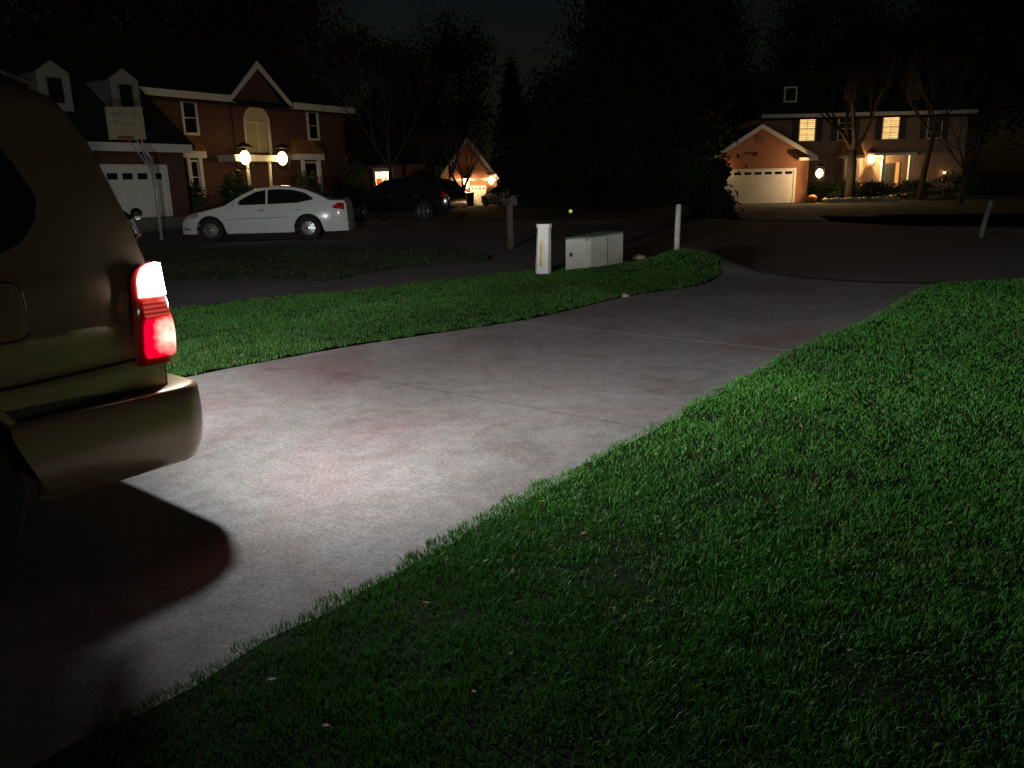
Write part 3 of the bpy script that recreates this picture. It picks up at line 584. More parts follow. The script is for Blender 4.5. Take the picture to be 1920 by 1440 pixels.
def window(parent, x0, x1, z0, z1, y, pane='glass', frame='trim', bars=True, fw=.07, name='window', d=.05, mull=True):
    f = MB(); f.box(x0 - fw, x0, y - d, y, z0 - fw, z1 + fw); f.box(x1, x1 + fw, y - d, y, z0 - fw, z1 + fw); f.box(x0, x1, y - d, y, z1, z1 + fw); f.box(x0, x1, y - d * 1.3, y, z0 - fw, z0)
    if mull: f.box(x0, x1, y - .025, y, (z0 + z1) / 2 - .02, (z0 + z1) / 2 + .02)
    if bars:
        xm = (x0 + x1) / 2; f.box(xm - .012, xm + .012, y - .02, y, z0, z1)
        for k in (1, 3): zz = z0 + (z1 - z0) * k / 4; f.box(x0, x1, y - .02, y, zz - .01, zz + .01)
    fo = f.build(name, M[frame], parent)
    MB().box(x0, x1, y - .006, y + .002, z0, z1).build('pane', M[pane], fo); return fo
def gable_roof(mb, x0, x1, y0, y1, ze, zr, axis='x', t=.16, over=.35):
    """two slopes with thickness; ridge along axis"""
    if axis == 'x':
        ym = (y0 + y1) / 2; k = (zr - ze) / (ym - y0); a = [(y0 - over, ze - over * k), (ym, zr), (y1 + over, ze - over * k)]
        mb.prism([a[0], a[1], a[2], (a[2][0], a[2][1] - t), (ym, zr - t), (a[0][0], a[0][1] - t)], x0 - over, x1 + over, 'x')
    else:
        xm = (x0 + x1) / 2; k = (zr - ze) / (xm - x0); a = [(x0 - over, ze - over * k), (xm, zr), (x1 + over, ze - over * k)]
        mb.prism([a[0], a[1], a[2], (a[2][0], a[2][1] - t), (xm, zr - t), (a[0][0], a[0][1] - t)], y0 - over, y1 + over, 'y')
def garage_door(parent, x0, x1, z0, z1, y, nwin, wtop, wbot, panels=True):
    d = MB(); d.box(x0, x1, y - .03, y + .03, z0, z1)
    n = nwin; wd = (x1 - x0) / n; rows = 3; hh = (wbot - z0 - .08) / rows
    for k in range(n):
        for r_ in range(rows):
            a, b_ = x0 + wd * k + .07, x0 + wd * (k + 1) - .07; c, e = z0 + .08 + hh * r_ + .04, z0 + .08 + hh * (r_ + 1) - .05
            if panels: d.box(a, b_, y - .045, y - .03, c, e)
    for r_ in range(1, 4): zz = z0 + .06 + hh * r_; d.box(x0, x1, y - .034, y - .03, zz - .006, zz + .006)
    do = d.build('garage_door', M['white'], parent)
    for k in range(n): MB().box(x0 + wd * k + .1, x0 + wd * (k + 1) - .1, y - .036, y - .028, wbot + .06, wtop).build('door_pane', M['glass'], do)
    return do

t = M['litglass'].node_tree; b_ = t.nodes['Principled BSDF']; tc = t.nodes['Texture Coordinate']     # blinds drawn part way behind the lit panes
wv = t.nodes.new('ShaderNodeTexWave'); wv.bands_direction = 'Z'; wv.inputs['Scale'].default_value = 2.6; wv.inputs['Distortion'].default_value = .6; t.links.new(tc.outputs['Object'], wv.inputs['Vector'])
nz = t.nodes.new('ShaderNodeTexNoise'); nz.inputs['Scale'].default_value = 1.8; t.links.new(tc.outputs['Object'], nz.inputs['Vector'])
mm = t.nodes.new('ShaderNodeMath'); mm.operation = 'MULTIPLY'; t.links.new(wv.outputs['Fac'], mm.inputs[0]); t.links.new(nz.outputs['Fac'], mm.inputs[1])
mr = t.nodes.new('ShaderNodeMapRange'); mr.inputs[1].default_value = .0; mr.inputs[2].default_value = .45; mr.inputs[3].default_value = .45; mr.inputs[4].default_value = 1.35; t.links.new(mm.outputs[0], mr.inputs[0]); t.links.new(mr.outputs[0], b_.inputs['Emission Strength'])
# --- left brick house
S = 1.1; TH = R(57)
def fz(z): return HC + (z - HC) * S
hA = (-15.48 * S, 35.4 * S, 0); LH = empty('brick_house', hA, TH)
tag(LH, 'red brick house with pointed front gable, porch lanterns and dormered garage behind the white sedan', 'house')
G0 = .35; ez = fz(5.77)
wl = MB(); wl.box(-1.6, 13.3, 0, 9, G0 - .4, fz(5.5)); gx0, gx1, gxm, gpk = 4.55 * S, 8.0 * S, 6.2 * S, fz(7.5)
wl.prism([(gx0 + .1, fz(5.45)), (gx1 - .1, fz(5.45)), (gxm, gpk - .25)], -.12, .5); wl.box(gx0 + .1, gx1 - .1, -.12, -.001, G0 - .4, fz(5.46))
wl.build('wall', M['brick'], LH)
rf = MB(); gable_roof(rf, -1.6, 13.3, 0, 9, ez, ez + 3.3, 'x', .14, .45)
rf.prism([(gx0 - .25, ez - .1), (gxm, gpk), (gx1 + .25, ez - .1), (gx1 + .1, ez - .25), (gxm, gpk - .16), (gx0 - .1, ez - .25)], -.30, 4.4); rf.build('roof', M['roof'], LH)
fa = MB(); y_ = -.50
fa.box(-1.9, gx0 - .2, y_ - .04, y_, fz(5.52), fz(5.79)); fa.box(-1.6, gx0 + .1, y_, -.02, fz(5.50), fz(5.52))
fa.box(gx1 + .15, 13.75, y_ - .04, y_, fz(5.45), fz(5.74)); fa.box(gx1 - .1, 13.3, y_, -.02, fz(5.43), fz(5.45))
for xa, za, xb, zb_ in ((gx0 - .30, ez - .18, gxm, gpk), (gx1 + .30, ez - .18, gxm, gpk)):
    t_ = .27; fa.prism([(xa, za), (xb, zb_), (xb, zb_ - t_ * 1.4), (xa + (.18 if xa < xb else -.18), za - .1)], -.38, -.31)
fa.build('fascia', M['trim'], LH)
# arched stair window
aw = MB(); ax0, ax1, az, ar = 5.30 * S, 6.72 * S, fz(4.68), .71 * S; cx = (ax0 + ax1) / 2
pts = [(ax0, fz(3.3)), (ax1, fz(3.3))] + [(cx + ar * math.cos(a), az + ar * math.sin(a)) for a in np.linspace(0, math.pi, 15)]
awf = MB(); out = [(cx + (ar + .09) * math.cos(a), az + (ar + .09) * math.sin(a)) for a in np.linspace(0, math.pi, 15)]
inn = [(cx + ar * math.cos(a), az + ar * math.sin(a)) for a in np.linspace(0, math.pi, 15)]
for k in range(14): awf.prism([inn[k], out[k], out[k + 1], inn[k + 1]], -.17, -.12)
awf.box(ax0 - .09, ax0, -.17, -.12, fz(3.3), az); awf.box(ax1, ax1 + .09, -.17, -.12, fz(3.3), az); awf.box(ax0, ax1, -.165, -.125, az - .03, az + .03); awf.box(cx - .02, cx + .02, -.155, -.13, fz(3.3), az)
awo = awf.build('arched_window', M['trim'], LH); MB().prism(pts, -.135, -.125).build('pane', M['archglass'], awo)
MB().box(6.48 * S, 6.56 * S, -.42, -.3, fz(3.0), fz(4.7)).build('downpipe', M['trim'], LH)
# entry porch
pf = MB(); pf.box(3.55 * S, 6.55 * S, -1.5, -.13, fz(2.82), fz(3.02)); pf.box(3.47 * S, 6.63 * S, -1.56, -.13, fz(3.02), fz(3.10)); pf.build('porch_roof', M['trim'], LH)
for c_ in (4.3, 5.6): MB().tube([(c_ * S, -1.35, G0), (c_ * S, -1.35, fz(2.82))], [.09, .075], 12).build('porch_column', M['trim'], LH, smooth=True)
MB().box(3.6 * S, 6.6 * S, -1.7, -.13, G0 - .4, G0 + .12).build('porch_step', M['concrete'], LH)
MB().box(4.6 * S, 5.35 * S, -.16, -.12, G0 + .12, fz(2.5)).build('front_door', mat('front_door_dark', (.08, .04, .025), .5), LH)
lantern(LH, 3.86 * S, -1.5, fz(2.96), 11, 3.0); lantern(LH, 6.06 * S, -1.5, fz(2.96), 11, 3.0)
# bays with copper roofs
for bx0, bx1 in ((1.38, 2.5), (8.12, 9.75)):
    a, b_ = bx0 * S, bx1 * S
    rb = MB(); zt_, zb_ = fz(4.0), fz(3.26); rb.add([(a - .1, -.75, zb_), (b_ + .1, -.75, zb_), (b_ + .1, -.0, zb_), (a - .1, 0, zb_), (a + .12, -.03, zt_), (b_ - .05, -.03, zt_), (b_ - .05, -.01, zt_), (a + .12, -.01, zt_)],
        [(0, 1, 5, 4), (1, 2, 6, 5), (3, 0, 4, 7), (4, 5, 6, 7), (0, 3, 2, 1)])
    rb.build('bay_roof', M['copper'], LH)
    MB().box(a - .06, b_ + .06, -.72, 0, fz(2.96), fz(3.25)).build('bay_cornice', M['trim'], LH)
    bw = MB(); bw.box(a, b_, -.62, 0, G0 - .4, fz(1.3)); bw.box(a + .28, b_ - .25, -.52, 0, fz(1.3), fz(2.96)); bw.build('bay_wall', M['brick'], LH)
    for xx in (a + .27, b_ - .28): MB().box(xx - .09, xx + .09, -.66, -.54, fz(1.25), fz(2.96)).build('bay_pilaster', M['trim'], LH)
    window(LH, a + .45, b_ - .45, fz(1.45), fz(2.8), -.53, bars=False)
for wx0, wx1 in ((2.05, 2.66), (9.48, 10.08)):
    window(LH, wx0 * S, wx1 * S, fz(4.08), fz(5.36), 0, fw=.12, bars=False, d=.08)
window(LH, -.4, .5, fz(4.3), fz(5.2), 0, bars=False)
# garage wing in front
gy = -6 * S; ga, gb = -9.0 * S, -2.48 * S; gtop = fz(3.15)
gw = MB(); gw.box(ga, gb, gy, -.01, G0 - .3, fz(2.9)); gw.box(gb, -1.61, -3.6, -.01, G0 - .3, fz(2.9)); gw.build('garage_wall', M['brick'], LH)
gr = MB(); gr.prism([(gy - .4, gtop - .02), (-1.6, fz(6.9)), (0.4, fz(6.9)), (0.4, gtop - .2), (gy - .4, gtop - .16)], ga - .3, gb + .3, 'x'); gr.build('garage_roof', M['roof'], LH)
MB().box(ga - .3, gb + .12, gy - .46, gy - .405, fz(2.87), gtop).build('garage_fascia', mat('fascia_white', (.8, .8, .8), .6, var=.05), LH)
dx0, dx1 = -3.42 * S - 4.88, -3.42 * S
garage_door(LH, dx0, dx1, fz(.66), fz(2.36), gy - .04, 8, fz(2.17), fz(1.9))
dfm = MB(); dfm.box(dx1, dx1 + .17, gy - .11, gy, fz(.66), fz(2.46)); dfm.box(dx0 - .17, dx0, gy - .11, gy, fz(.66), fz(2.46)); dfm.box(dx0, dx1, gy - .09, gy, fz(2.36), fz(2.46)); dfm.build('garage_door_frame', M['white'], LH)
# dormers on the garage roof
for dcx in (-6.25, -3.78):
    hy = -5 * S; ww = .53 * S; c_ = dcx * S; z0_, z1_, z2_ = fz(4.1), fz(5.38), fz(5.74)
    dm = MB(); dm.prism([(c_ - ww, z0_ - .5), (c_ + ww, z0_ - .5), (c_ + ww, z1_), (c_, z2_), (c_ - ww, z1_)], hy, hy + 3.0)
    do = dm.build('dormer', M['siding'], LH)
    dr = MB(); dr.prism([(c_ - ww - .12, z1_ - .04), (c_, z2_ + .07), (c_ + ww + .12, z1_ - .04), (c_ + ww + .12, z1_ + .04), (c_, z2_ + .16), (c_ - ww - .12, z1_ + .04)], hy - .12, hy + 3.0); dr.build('dormer_roof', M['roof'], do)
    window(do, c_ - .25 * S, c_ + .25 * S, fz(4.42), fz(5.2), hy, bars=False, fw=.05, name='dormer_window', frame='siding', mull=False)
# concrete apron before its garage
ap = []
for s_, y in ((dx0 - .4, gy), (dx1 + .5, gy), (dx1 + .7, gy - 3.2), (dx0 - .6, gy - 3.2)):
    ap.append((hA[0] + s_ * math.cos(TH) - y * math.sin(TH), hA[1] + s_ * math.sin(TH) + y * math.cos(TH)))
drape('garage_apron', ap, mat('pale_concrete', (.42, .4, .36), .9), .03, 1.)

# --- middle far house with the bright porch
Y3 = 68.; 
def k3(px, py): return at(px, py, Y3)
o3 = k3(700, 383); MH = empty('brick_house', (o3[0], Y3, 0)); tag(MH, 'far brick house with bright entry, red door and two glaring garage lamps', 'house')
def s3x(px): return k3(px, 340)[0] - o3[0]
def s3z(py, px=820): return k3(px, py)[2]
m = MB(); m.box(-1.5, s3x(800), 0, 8, -.4, s3z(300)); m.build('wall', M['brick2'], MH)
m = MB(); m.box(s3x(800), s3x(932), -2.5, 8, -.4, s3z(332)); m.prism([(s3x(832), s3z(332)), (s3x(931), s3z(332)), (s3x(882), s3z(266))], -2.5, 3); m.build('garage_wall', M['brick2'], MH)
m = MB(); gable_roof(m, -1.5, s3x(840), 0, 8, s3z(298), s3z(235), 'x'); gable_roof(m, s3x(832), s3x(931), -2.6, 6, s3z(332), s3z(262), 'y', .2, .3); m.build('roof', M['roof'], MH)
m = MB(); xa, xb, xm_ = s3x(826), s3x(937), s3x(882); m.prism([(xm_, s3z(262)), (xb, s3z(338)), (xb - .25, s3z(338) - .1), (xm_, s3z(262) - .32)], -2.98, -2.92); m.prism([(xm_, s3z(262)), (xa, s3z(338)), (xa + .25, s3z(338) - .1), (xm_, s3z(262) - .32)], -2.98, -2.92)
m.box(s3x(850), s3x(934), -2.98, -2.92, s3z(341), s3z(336)); m.build('rake_board', M['trim'], MH)
ent = MB(); e0, e1 = s3x(702), s3x(739); ent.box(e0, e1, -.5, -.002, s3z(320), s3z(313)); ent.box(e0, e0 + .2, -.5, -.002, -.3, s3z(320)); ent.box(e1 - .2, e1, -.5, -.002, -.3, s3z(320)); ent.build('entry_surround', M['white'], MH)
MB().box(e0 + .2, e1 - .2, -.03, -.006, -.1, s3z(320)).build('entry_wall', M['white'], MH)
MB().box(s3x(707), s3x(717), -.09, -.035, 0, s3z(332)).build('front_door', M['door'], MH)
lantern(MH, s3x(724), -.03, s3z(326), 110, 1.6); 
for px in (770, 803): window(MH, s3x(px - 7), s3x(px + 7), s3z(345), s3z(327), 0)
garage_door(MH, s3x(884), s3x(912), -.1, s3z(350), -2.54, 4, s3z(353), s3z(358), False)
lantern(MH, s3x(877), -2.5, s3z(347), 280, 2.8); lantern(MH, s3x(922), -2.5, s3z(341), 200, 2.6)
for i, (px, lab) in enumerate(((872, 'blue wheeled bin by the far garage, the one nearer the dark SUV'), (886, 'blue wheeled bin by the far garage, the one nearer the silver car'))):
    x = k3(px, 370)[0]; r_ = empty('wheeled_bin', (x, Y3 - 3.9, gz(x, Y3 - 3.9))); tag(r_, lab, 'bin', 'bins by the far garage')
    bn = MB(); bn.add([(-.22, -.25, 0), (.22, -.25, 0), (.22, .25, 0), (-.22, .25, 0), (-.3, -.34, 1.0), (.3, -.34, 1.0), (.3, .34, 1.0), (-.3, .34, 1.0)], [(0, 3, 2, 1), (4, 5, 6, 7), (0, 1, 5, 4), (1, 2, 6, 5), (2, 3, 7, 6), (3, 0, 4, 7)]); bn.build('bin_body', mat('blue_plastic', (.03, .03, .16), .5), r_)
    MB().prism([(-.36, 1.0), (.38, 1.0), (.36, 1.06), (0, 1.1), (-.36, 1.06)], -.32, .32, 'x').build('lid', MATS['blue_plastic'], r_)
    MB().tube([(-.26, .3, .12), (.26, .3, .12)], .11, 10).build('wheel', M['rubber'], r_)

# --- right house: garage wing
gO = at(1345, 383, 50); RH = empty('brick_house', (gO[0], 50, 0)); tag(RH, 'two storey house at right with lit upstairs windows and orange brick garage wing', 'house')
m = MB(); m.prism([(.1, -.3), (5.5, -.3), (5.5, 2.85), (2.42, 4.5), (.1, 3.05)], 0, 5.99); m.build('garage_wall', M['brick2'], RH)
def slope_box(mb, p, q, t, y0, y1): mb.prism([p, q, (q[0], q[1] + t), (p[0], p[1] + t)], y0, y1)
m = MB(); slope_box(m, (-.35, 2.86), (2.42, 4.56), .1, -.35, 5.99); slope_box(m, (2.42, 4.56), (5.85, 2.68), .1, -.35, 5.99); m.build('garage_roof', M['roof'], RH)
m = MB(); slope_box(m, (-.38, 2.66), (2.42, 4.40), .26, -.43, -.36); slope_box(m, (2.42, 4.40), (5.88, 2.48), .26, -.43, -.36); m.box(4.75, 5.75, -.43, -.1, 2.50, 2.66); m.build('rake_board', M['trim'], RH)
garage_door(RH, .22, 4.6, 0, 1.96, -.02, 7, 1.88, 1.66, False)
m = MB(); m.box(.1, .22, -.08, 0, 0, 2.08); m.box(4.6, 4.74, -.08, 0, 0, 2.08); m.box(.22, 4.6, -.08, 0, 1.96, 2.08); m.build('garage_door_frame', M['trim'], RH)
m = MB(); m.tube([(2.42, -.03, 3.78), (2.42, .0, 3.78)], .26, 16); m.build('gable_vent', mat('vent_slats', (.2, .09, .05), .8), RH)
lantern(RH, .12, -.03, 2.12, 22, 1.1, colr=(1, .6, .22))
# main block, local x,y of its front wall from the garage root
mx_, my_ = 17.7 - gO[0], 6.0
def X(s): return mx_ + s
m = MB(); m.box(X(-.2), X(13.6), my_, my_ + 8, -.4, 5.5); m.build('wall', M['tanwall'], RH)
m = MB(); gable_roof(m, X(-.2), X(13.6), my_, my_ + 8, 5.72, 8.9, 'x', .14, .4); m.build('roof', M['roof'], RH)
m = MB(); m.box(X(-.55), X(13.95), my_ - .45, my_ - .40, 5.42, 5.64); m.box(X(-.55), X(13.95), my_ - .40, my_, 5.38, 5.42); m.build('fascia', M['trim'], RH)
for s0, s1, pn in ((2.2, 3.22, 'litglass'), (7.85, 8.9, 'litglass'), (4.85, 5.75, 'glass'), (10.9, 11.8, 'glass')):
    wo_ = window(RH, X(s0), X(s1), 3.92, 5.42 if pn == 'litglass' else 5.35, my_, pn)
    if pn == 'glass' or True:
        for xx in (s0 - .5, s1 + .12): 
            sh_ = MB(); sh_.box(X(xx), X(xx + .38), my_ - .04, my_, 3.86, 5.35)
            for k in range(14): sh_.box(X(xx + .04), X(xx + .34), my_ - .055, my_ - .04, 3.92 + k * .1, 3.97 + k * .1)
            sh_.build('shutter', mat('dark_shutter', (.04, .03, .025), .6), RH)
for s0 in (1.05, 5.2, 9.4):        # roof dormers
    dm = MB(); dm.prism([(X(s0), 6.2), (X(s0 + 1.1), 6.2), (X(s0 + 1.1), 7.5), (X(s0 + .55), 7.95), (X(s0), 7.5)], my_ + .5, my_ + 3); do = dm.build('dormer', M['roof'], RH)
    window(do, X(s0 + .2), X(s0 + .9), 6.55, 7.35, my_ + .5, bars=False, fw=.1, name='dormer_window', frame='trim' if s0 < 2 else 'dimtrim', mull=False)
# bay left of the door, copper hood
m = MB(); m.box(X(5.0), X(6.35), my_ - .6, my_, -.2, 1.1); m.box(X(5.1), X(6.25), my_ - .5, my_, 1.1, 2.68); m.build('bay_wall', M['tanwall'], RH)
m = MB(); m.add([(X(4.9), my_ - .75, 2.86), (X(6.45), my_ - .75, 2.86), (X(6.45), my_, 2.86), (X(4.9), my_, 2.86), (X(5.05), my_ - .05, 3.9), (X(6.3), my_ - .05, 3.9), (X(6.3), my_, 3.9), (X(5.05), my_, 3.9)], [(0, 1, 5, 4), (1, 2, 6, 5), (3, 0, 4, 7), (4, 5, 6, 7), (0, 3, 2, 1)]); m.build('bay_roof', M['copper'], RH)
m = MB(); m.box(X(4.88), X(6.47), my_ - .77, my_, 2.68, 2.858); m.build('bay_cornice', M['trim'], RH)
bwn = window(RH, X(5.3), X(6.05), 1.25, 2.55, my_ - .5, 'archglass'); 
# porch
m = MB(); m.box(X(6.95), X(9.75), my_ - 1.2, my_, 2.78, 2.95); m.build('porch_roof', M['trim'], RH)
for s_ in (7.62, 9.45): MB().box(X(s_ - .1), X(s_ + .1), my_ - 1.1, my_ - .9, 0, 2.78).build('porch_column', M['trim'], RH)
MB().box(X(8.0), X(8.85), my_ - .05, my_, 0, 2.3).build('front_door', mat('front_door_slate', (.05, .05, .055), .4), RH)
MB().box(X(8.98), X(9.2), my_ - .045, my_ - .005, .7, 2.35).build('sidelight', mat('lit_sidelight', (.5, .3, .1), .5, emit=(1, .45, .08), es=.5), RH)
MB().box(X(6.8), X(9.8), my_ - 1.5, my_, -.2, .18).build('porch_step', M['concrete'], RH)
lantern(RH, X(7.12), my_ - .02, 2.62, 480, 2.7)
lantern(RH, X(12.3), my_ - .02, 1.6, 2.2, .6)
# lamp post beside the garage
lp = at(1535, 325, 49.2); LP = empty('lamp_post', (lp[0], 49.2, 0)); tag(LP, 'short lit lamp post beside the hedge right of the orange brick garage', 'lamp')
MB().tube([(0, 0, 0), (0, 0, lp[2] - .22)], [.045, .035], 10).build('post', M['iron'], LP); lantern(LP, 0, .13, lp[2], 380, 2.3, name='lantern_head')

# ------------------------------------------------------------------ planting
def leaves_obj(name, pts, size, m, parent=None, squash=1.):
    if size > .15: pts = np.concatenate([pts, pts + RNG.normal(size=pts.shape) * size * 1.2]); size *= .62
    N = len(pts); a = RNG.normal(size=(N, 3)); a /= np.linalg.norm(a, axis=1)[:, None]; b_ = np.cross(a, RNG.normal(size=(N, 3))); b_ /= np.linalg.norm(b_, axis=1)[:, None]
    s = size * RNG.uniform(.5, 1.3, (N, 1)); V = np.stack([pts - a * s, pts + b_ * s * .5, pts + a * s, pts - b_ * s * .5], 1).reshape(-1, 3); F = np.arange(N)[:, None] * 4 + np.arange(4)
    return link(raw_mesh(name, V, F, m, 4), parent)
def crown_pts(c, r, n, clumps=40, spread=.22, low=-.6):
    d = RNG.normal(size=(clumps, 3)); d /= np.linalg.norm(d, axis=1)[:, None]; rad = RNG.uniform(.35, 1.0, clumps) ** .6
    cc = d * rad[:, None]; cc[:, 2] = np.maximum(cc[:, 2], low); sz = RNG.uniform(.6, 1.4, clumps)
    k = RNG.integers(0, clumps, n); p = cc[k] + RNG.normal(size=(n, 3)) * spread * sz[k][:, None]
    return np.array(c) + p * np.array(r)
def grow(mb, p, d, L, r, depth, spread=.6, up=.15, kids=3, tips=None):
    n = 4; pts = [p]; q = p.copy(); dd = d.copy()
    for i in range(n):
        dd = (dd + Vector((random.uniform(-1, 1), random.uniform(-1, 1), random.uniform(-.6, 1))) * .16 + Vector((0, 0, up * .3))).normalized(); q = q + dd * L / n; pts.append(q.copy())
    mb.tube(pts, [r * (1 - .5 * i / n) for i in range(n + 1)], 6 if depth > 1 else 4, cap=False)
    if depth <= 0:
        if tips is not None: tips.append(q)
        return
    for k in range(kids):
        nd = (dd + Vector((random.uniform(-1, 1), random.uniform(-1, 1), random.uniform(-.3, .9))) * spread).normalized()
        grow(mb, pts[-1 - (k % 3 > 1)], nd, L * random.uniform(.62, .85), r * .52, depth - 1, spread, up, kids, tips)
def leafy_tree(px, Y, top, hw, label, m='leaf', n=9000, group='trees behind the houses', clumps=60, base_frac=.25, leaf=.32, spread=.2):
    x, _, zt = at(px, top, Y); z0 = gz(x, Y); H = zt - z0; rw = hw / FPX * Y
    root = empty('leafy_tree', (x, Y, z0)); tag(root, label, 'tree', group)
    mb = MB(); grow(mb, Vector((0, 0, -.2)), Vector((0, 0, 1)), H * .38, .028 * H * .6, 3, .65, .3, 3); mb.build('trunk', M['bark'], root)
    cz = H * (.5 + base_frac / 2); leaves_obj('crown', crown_pts((0, 0, cz), (rw, rw * .85, H * (1 - base_frac) / 2), n, clumps, spread), leaf, M[m], root)
def conifer(px, Y, top, hw, label, n=7000, group='trees behind the houses', name='conifer_tree', leaf=.28):
    x, _, zt = at(px, top, Y); z0 = gz(x, Y); H = zt - z0; rw = hw / FPX * Y
    root = empty(name, (x, Y, z0)); tag(root, label, 'tree', group)
    MB().tube([(0, 0, -.2), (0, 0, H * .5), (0, 0, H * .97)], [.02 * H, .012 * H, .01], 8).build('trunk', M['bark'], root)
    u = RNG.random(n) ** .62; zz = H * (1 - u); tier = np.floor(u * 16); ph = RNG.uniform(0, 2 * np.pi, n); arm = 1 - .3 * (np.sin(ph * 7 + tier * 1.7) > .2)
    rr = rw * (u * .95 + .03) * arm * RNG.uniform(.25, 1.05, n) * (.85 + .25 * ((u * 16) % 1)); leaves_obj('crown', np.c_[rr * np.cos(ph), rr * np.sin(ph), zz - rr * .25 + .1], leaf, M['needles'], root)
def bare_tree(px, py, Y, H, label, spread=.6, r=.12, lean=(0, 0), depth=5, kids=3, name='bare_tree', group=None, trunkL=.3):
    x = at(px, py, Y)[0]; z0 = gz(x, Y); root = empty(name, (x, Y, z0)); tag(root, label, 'tree', group)
    tp = Vector((lean[0], lean[1], H * trunkL)); mb = MB(); mb.tube([(0, 0, -.15), (lean[0] * .4, lean[1] * .4, H * trunkL * .5), tp], [r * 1.25, r, r * .85], 9); mb.build('trunk', M['bark'], root, smooth=True)
    mb = MB()
    for k in range(4):
        a = k * math.pi / 2 + random.uniform(-.5, .5); grow(mb, tp.copy(), Vector((math.cos(a) * .7, math.sin(a) * .5, .9)).normalized(), H * .24, r * .6, depth - 1, spread, .15, kids)
    mb.build('branches', M['bark'], root)
leafy_tree(40, 62, -140, 250, 'tall dense tree behind the left end of the house at far left', 'leaf2', 12000)
leafy_tree(270, 66, -170, 250, 'tall dense tree rising behind the garage dormers of the left house', 'leaf2', 14000)
leafy_tree(480, 64, -110, 140, 'tall dense tree rising behind the pointed gable of the left house', 'leaf2', 11000)
leafy_tree(690, 80, 72, 110, 'broad tree right beside the left house, its crown against the sky', 'leaf2', 8000, spread=.16)
leafy_tree(830, 84, 50, 95, 'loose crowned tree behind the far middle house, left of the pointed conifer', 'leaf2', 7000, spread=.16)
conifer(957, 72, 112, 62, 'dark pointed conifer standing alone in the middle of the tree line')
leafy_tree(1115, 66, 110, 80, 'wide tree just right of the pointed conifer', 'leaf', 9000, spread=.17)
leafy_tree(1215, 60, -90, 120, 'tallest tree in the middle of the tree line, left of the garage wing', 'leaf', 12000)
leafy_tree(1330, 72, -30, 75, 'narrow tree directly left of the thin patch of sky', 'leaf', 6000, spread=.15)
leafy_tree(1560, 82, -60, 105, 'tree behind the roof ridge of the right house, above its lit left window', 'leaf2', 8500, spread=.2)
leafy_tree(1700, 80, 25, 110, 'tree behind the roof ridge of the right house, above its lit right window', 'leaf', 9000)
leafy_tree(1870, 60, -60, 130, 'dense tree at the far right edge beside the right house', 'leaf', 13000)
leafy_tree(1030, 88, 150, 90, 'low dark tree filling the gap behind the pointed conifer', 'leaf', 6000, base_frac=.1)
leafy_tree(1230, 52, 190, 110, 'dark low tree in front of the tree line behind the white marker post', 'leaf', 9000, base_frac=.08)
leafy_tree(1050, 56, 240, 90, 'dark rounded low tree right of the far silver car', 'leaf', 8000, base_frac=.05)
bare_tree(830, 340, 46, 5.2, 'small spreading bare tree silhouetted before the far middle house', .85, .13, depth=5, trunkL=.22, group='bare trees before the middle house')
bare_tree(868, 345, 50, 5.8, 'upright bare tree in front of the far garage gable', .55, .15, depth=5, trunkL=.2, group='bare trees before the middle house')
bare_tree(735, 380, 44, 8.2, 'wide bare tree with fine reddish twigs right of the left house', .75, .12, depth=6, trunkL=.25, group='bare trees before the middle house')
bare_tree(1592, 375, 50, 8.0, 'bare tree with a thick forked trunk before the lit house at right', .62, .26, depth=5, trunkL=.38)
bare_tree(1722, 378, 49, 7.5, 'thin bare tree right of the lit porch of the right house', .7, .16, (.5, 0), depth=5, trunkL=.5)
bare_tree(1425, 380, 75, 15., 'tall thin bare tree whose twigs show against the pale patch of sky', .55, .2, depth=6, trunkL=.3)
bare_tree(1800, 400, 40, 5.5, 'small bare tree on the dark lawn at far right', .7, .09, depth=5, trunkL=.3)
def shrub(name, label, x, y, rx, ry, h, n, m='hedge', leaf=.09, group=None, cat='shrub'):
    z0 = gz(x, y); root = empty(name, (x, y, z0)); tag(root, label, cat, group); p = crown_pts((0, 0, h * .5), (rx, ry, h * .5), n, 50, .2, -.9); p[:, 2] = np.maximum(p[:, 2], .02)
    leaves_obj('foliage', p, leaf, M[m], root)
    MB().tube([(0, 0, -.05), (.03, 0, h * .4), (0, .03, h * .75)], [.05, .035, .015], 6).build('stem', M['bark'], root)
bx = at(1332, 405, 34.2); shrub('evergreen_shrub', 'big dark rounded evergreen shrub left of the orange brick garage', bx[0], 34.2, .92, .9, 2.05, 9000, 'needles', .11)
for px, w_, h_, lab in ((1515, .9, 1.1, 'clipped hedge shrub next to the short lamp post'), (1575, 1.2, 1.25, 'wide hedge shrub below the copper bay hood'), (1640, 1.1, 1.1, 'hedge shrub in front of the lit porch'), (1712, 1.3, 1.2, 'dark hedge shrub right of the lit porch'), (1790, 1.8, 1.5, 'large dark hedge mass at the right end of the house')):
    q = at(px, 360, 51.5); shrub('hedge_shrub', lab, q[0], 51.5, w_, .7, h_, 2600, 'hedge', .08, 'hedge along the right house')
ca_, sa_ = math.cos(TH), math.sin(TH)
for s_, h_, lab in ((.9, 1.5, 'dark shrub at the corner of the left house garage wing'), (3.9, 1.7, 'tall shrub between left bay and entry porch of the brick house'), (8.7, 1.7, 'tall shrub just right of the entry porch of the brick house'), (12.6, 2.6, 'large shrub at the right corner of the left brick house')):
    yy = -1.3; shrub('foundation_shrub', lab, hA[0] + s_ * ca_ - yy * sa_, hA[1] + s_ * sa_ + yy * ca_, .75, .7, h_, 2200, 'hedge', .09, 'shrubs along the left brick house')
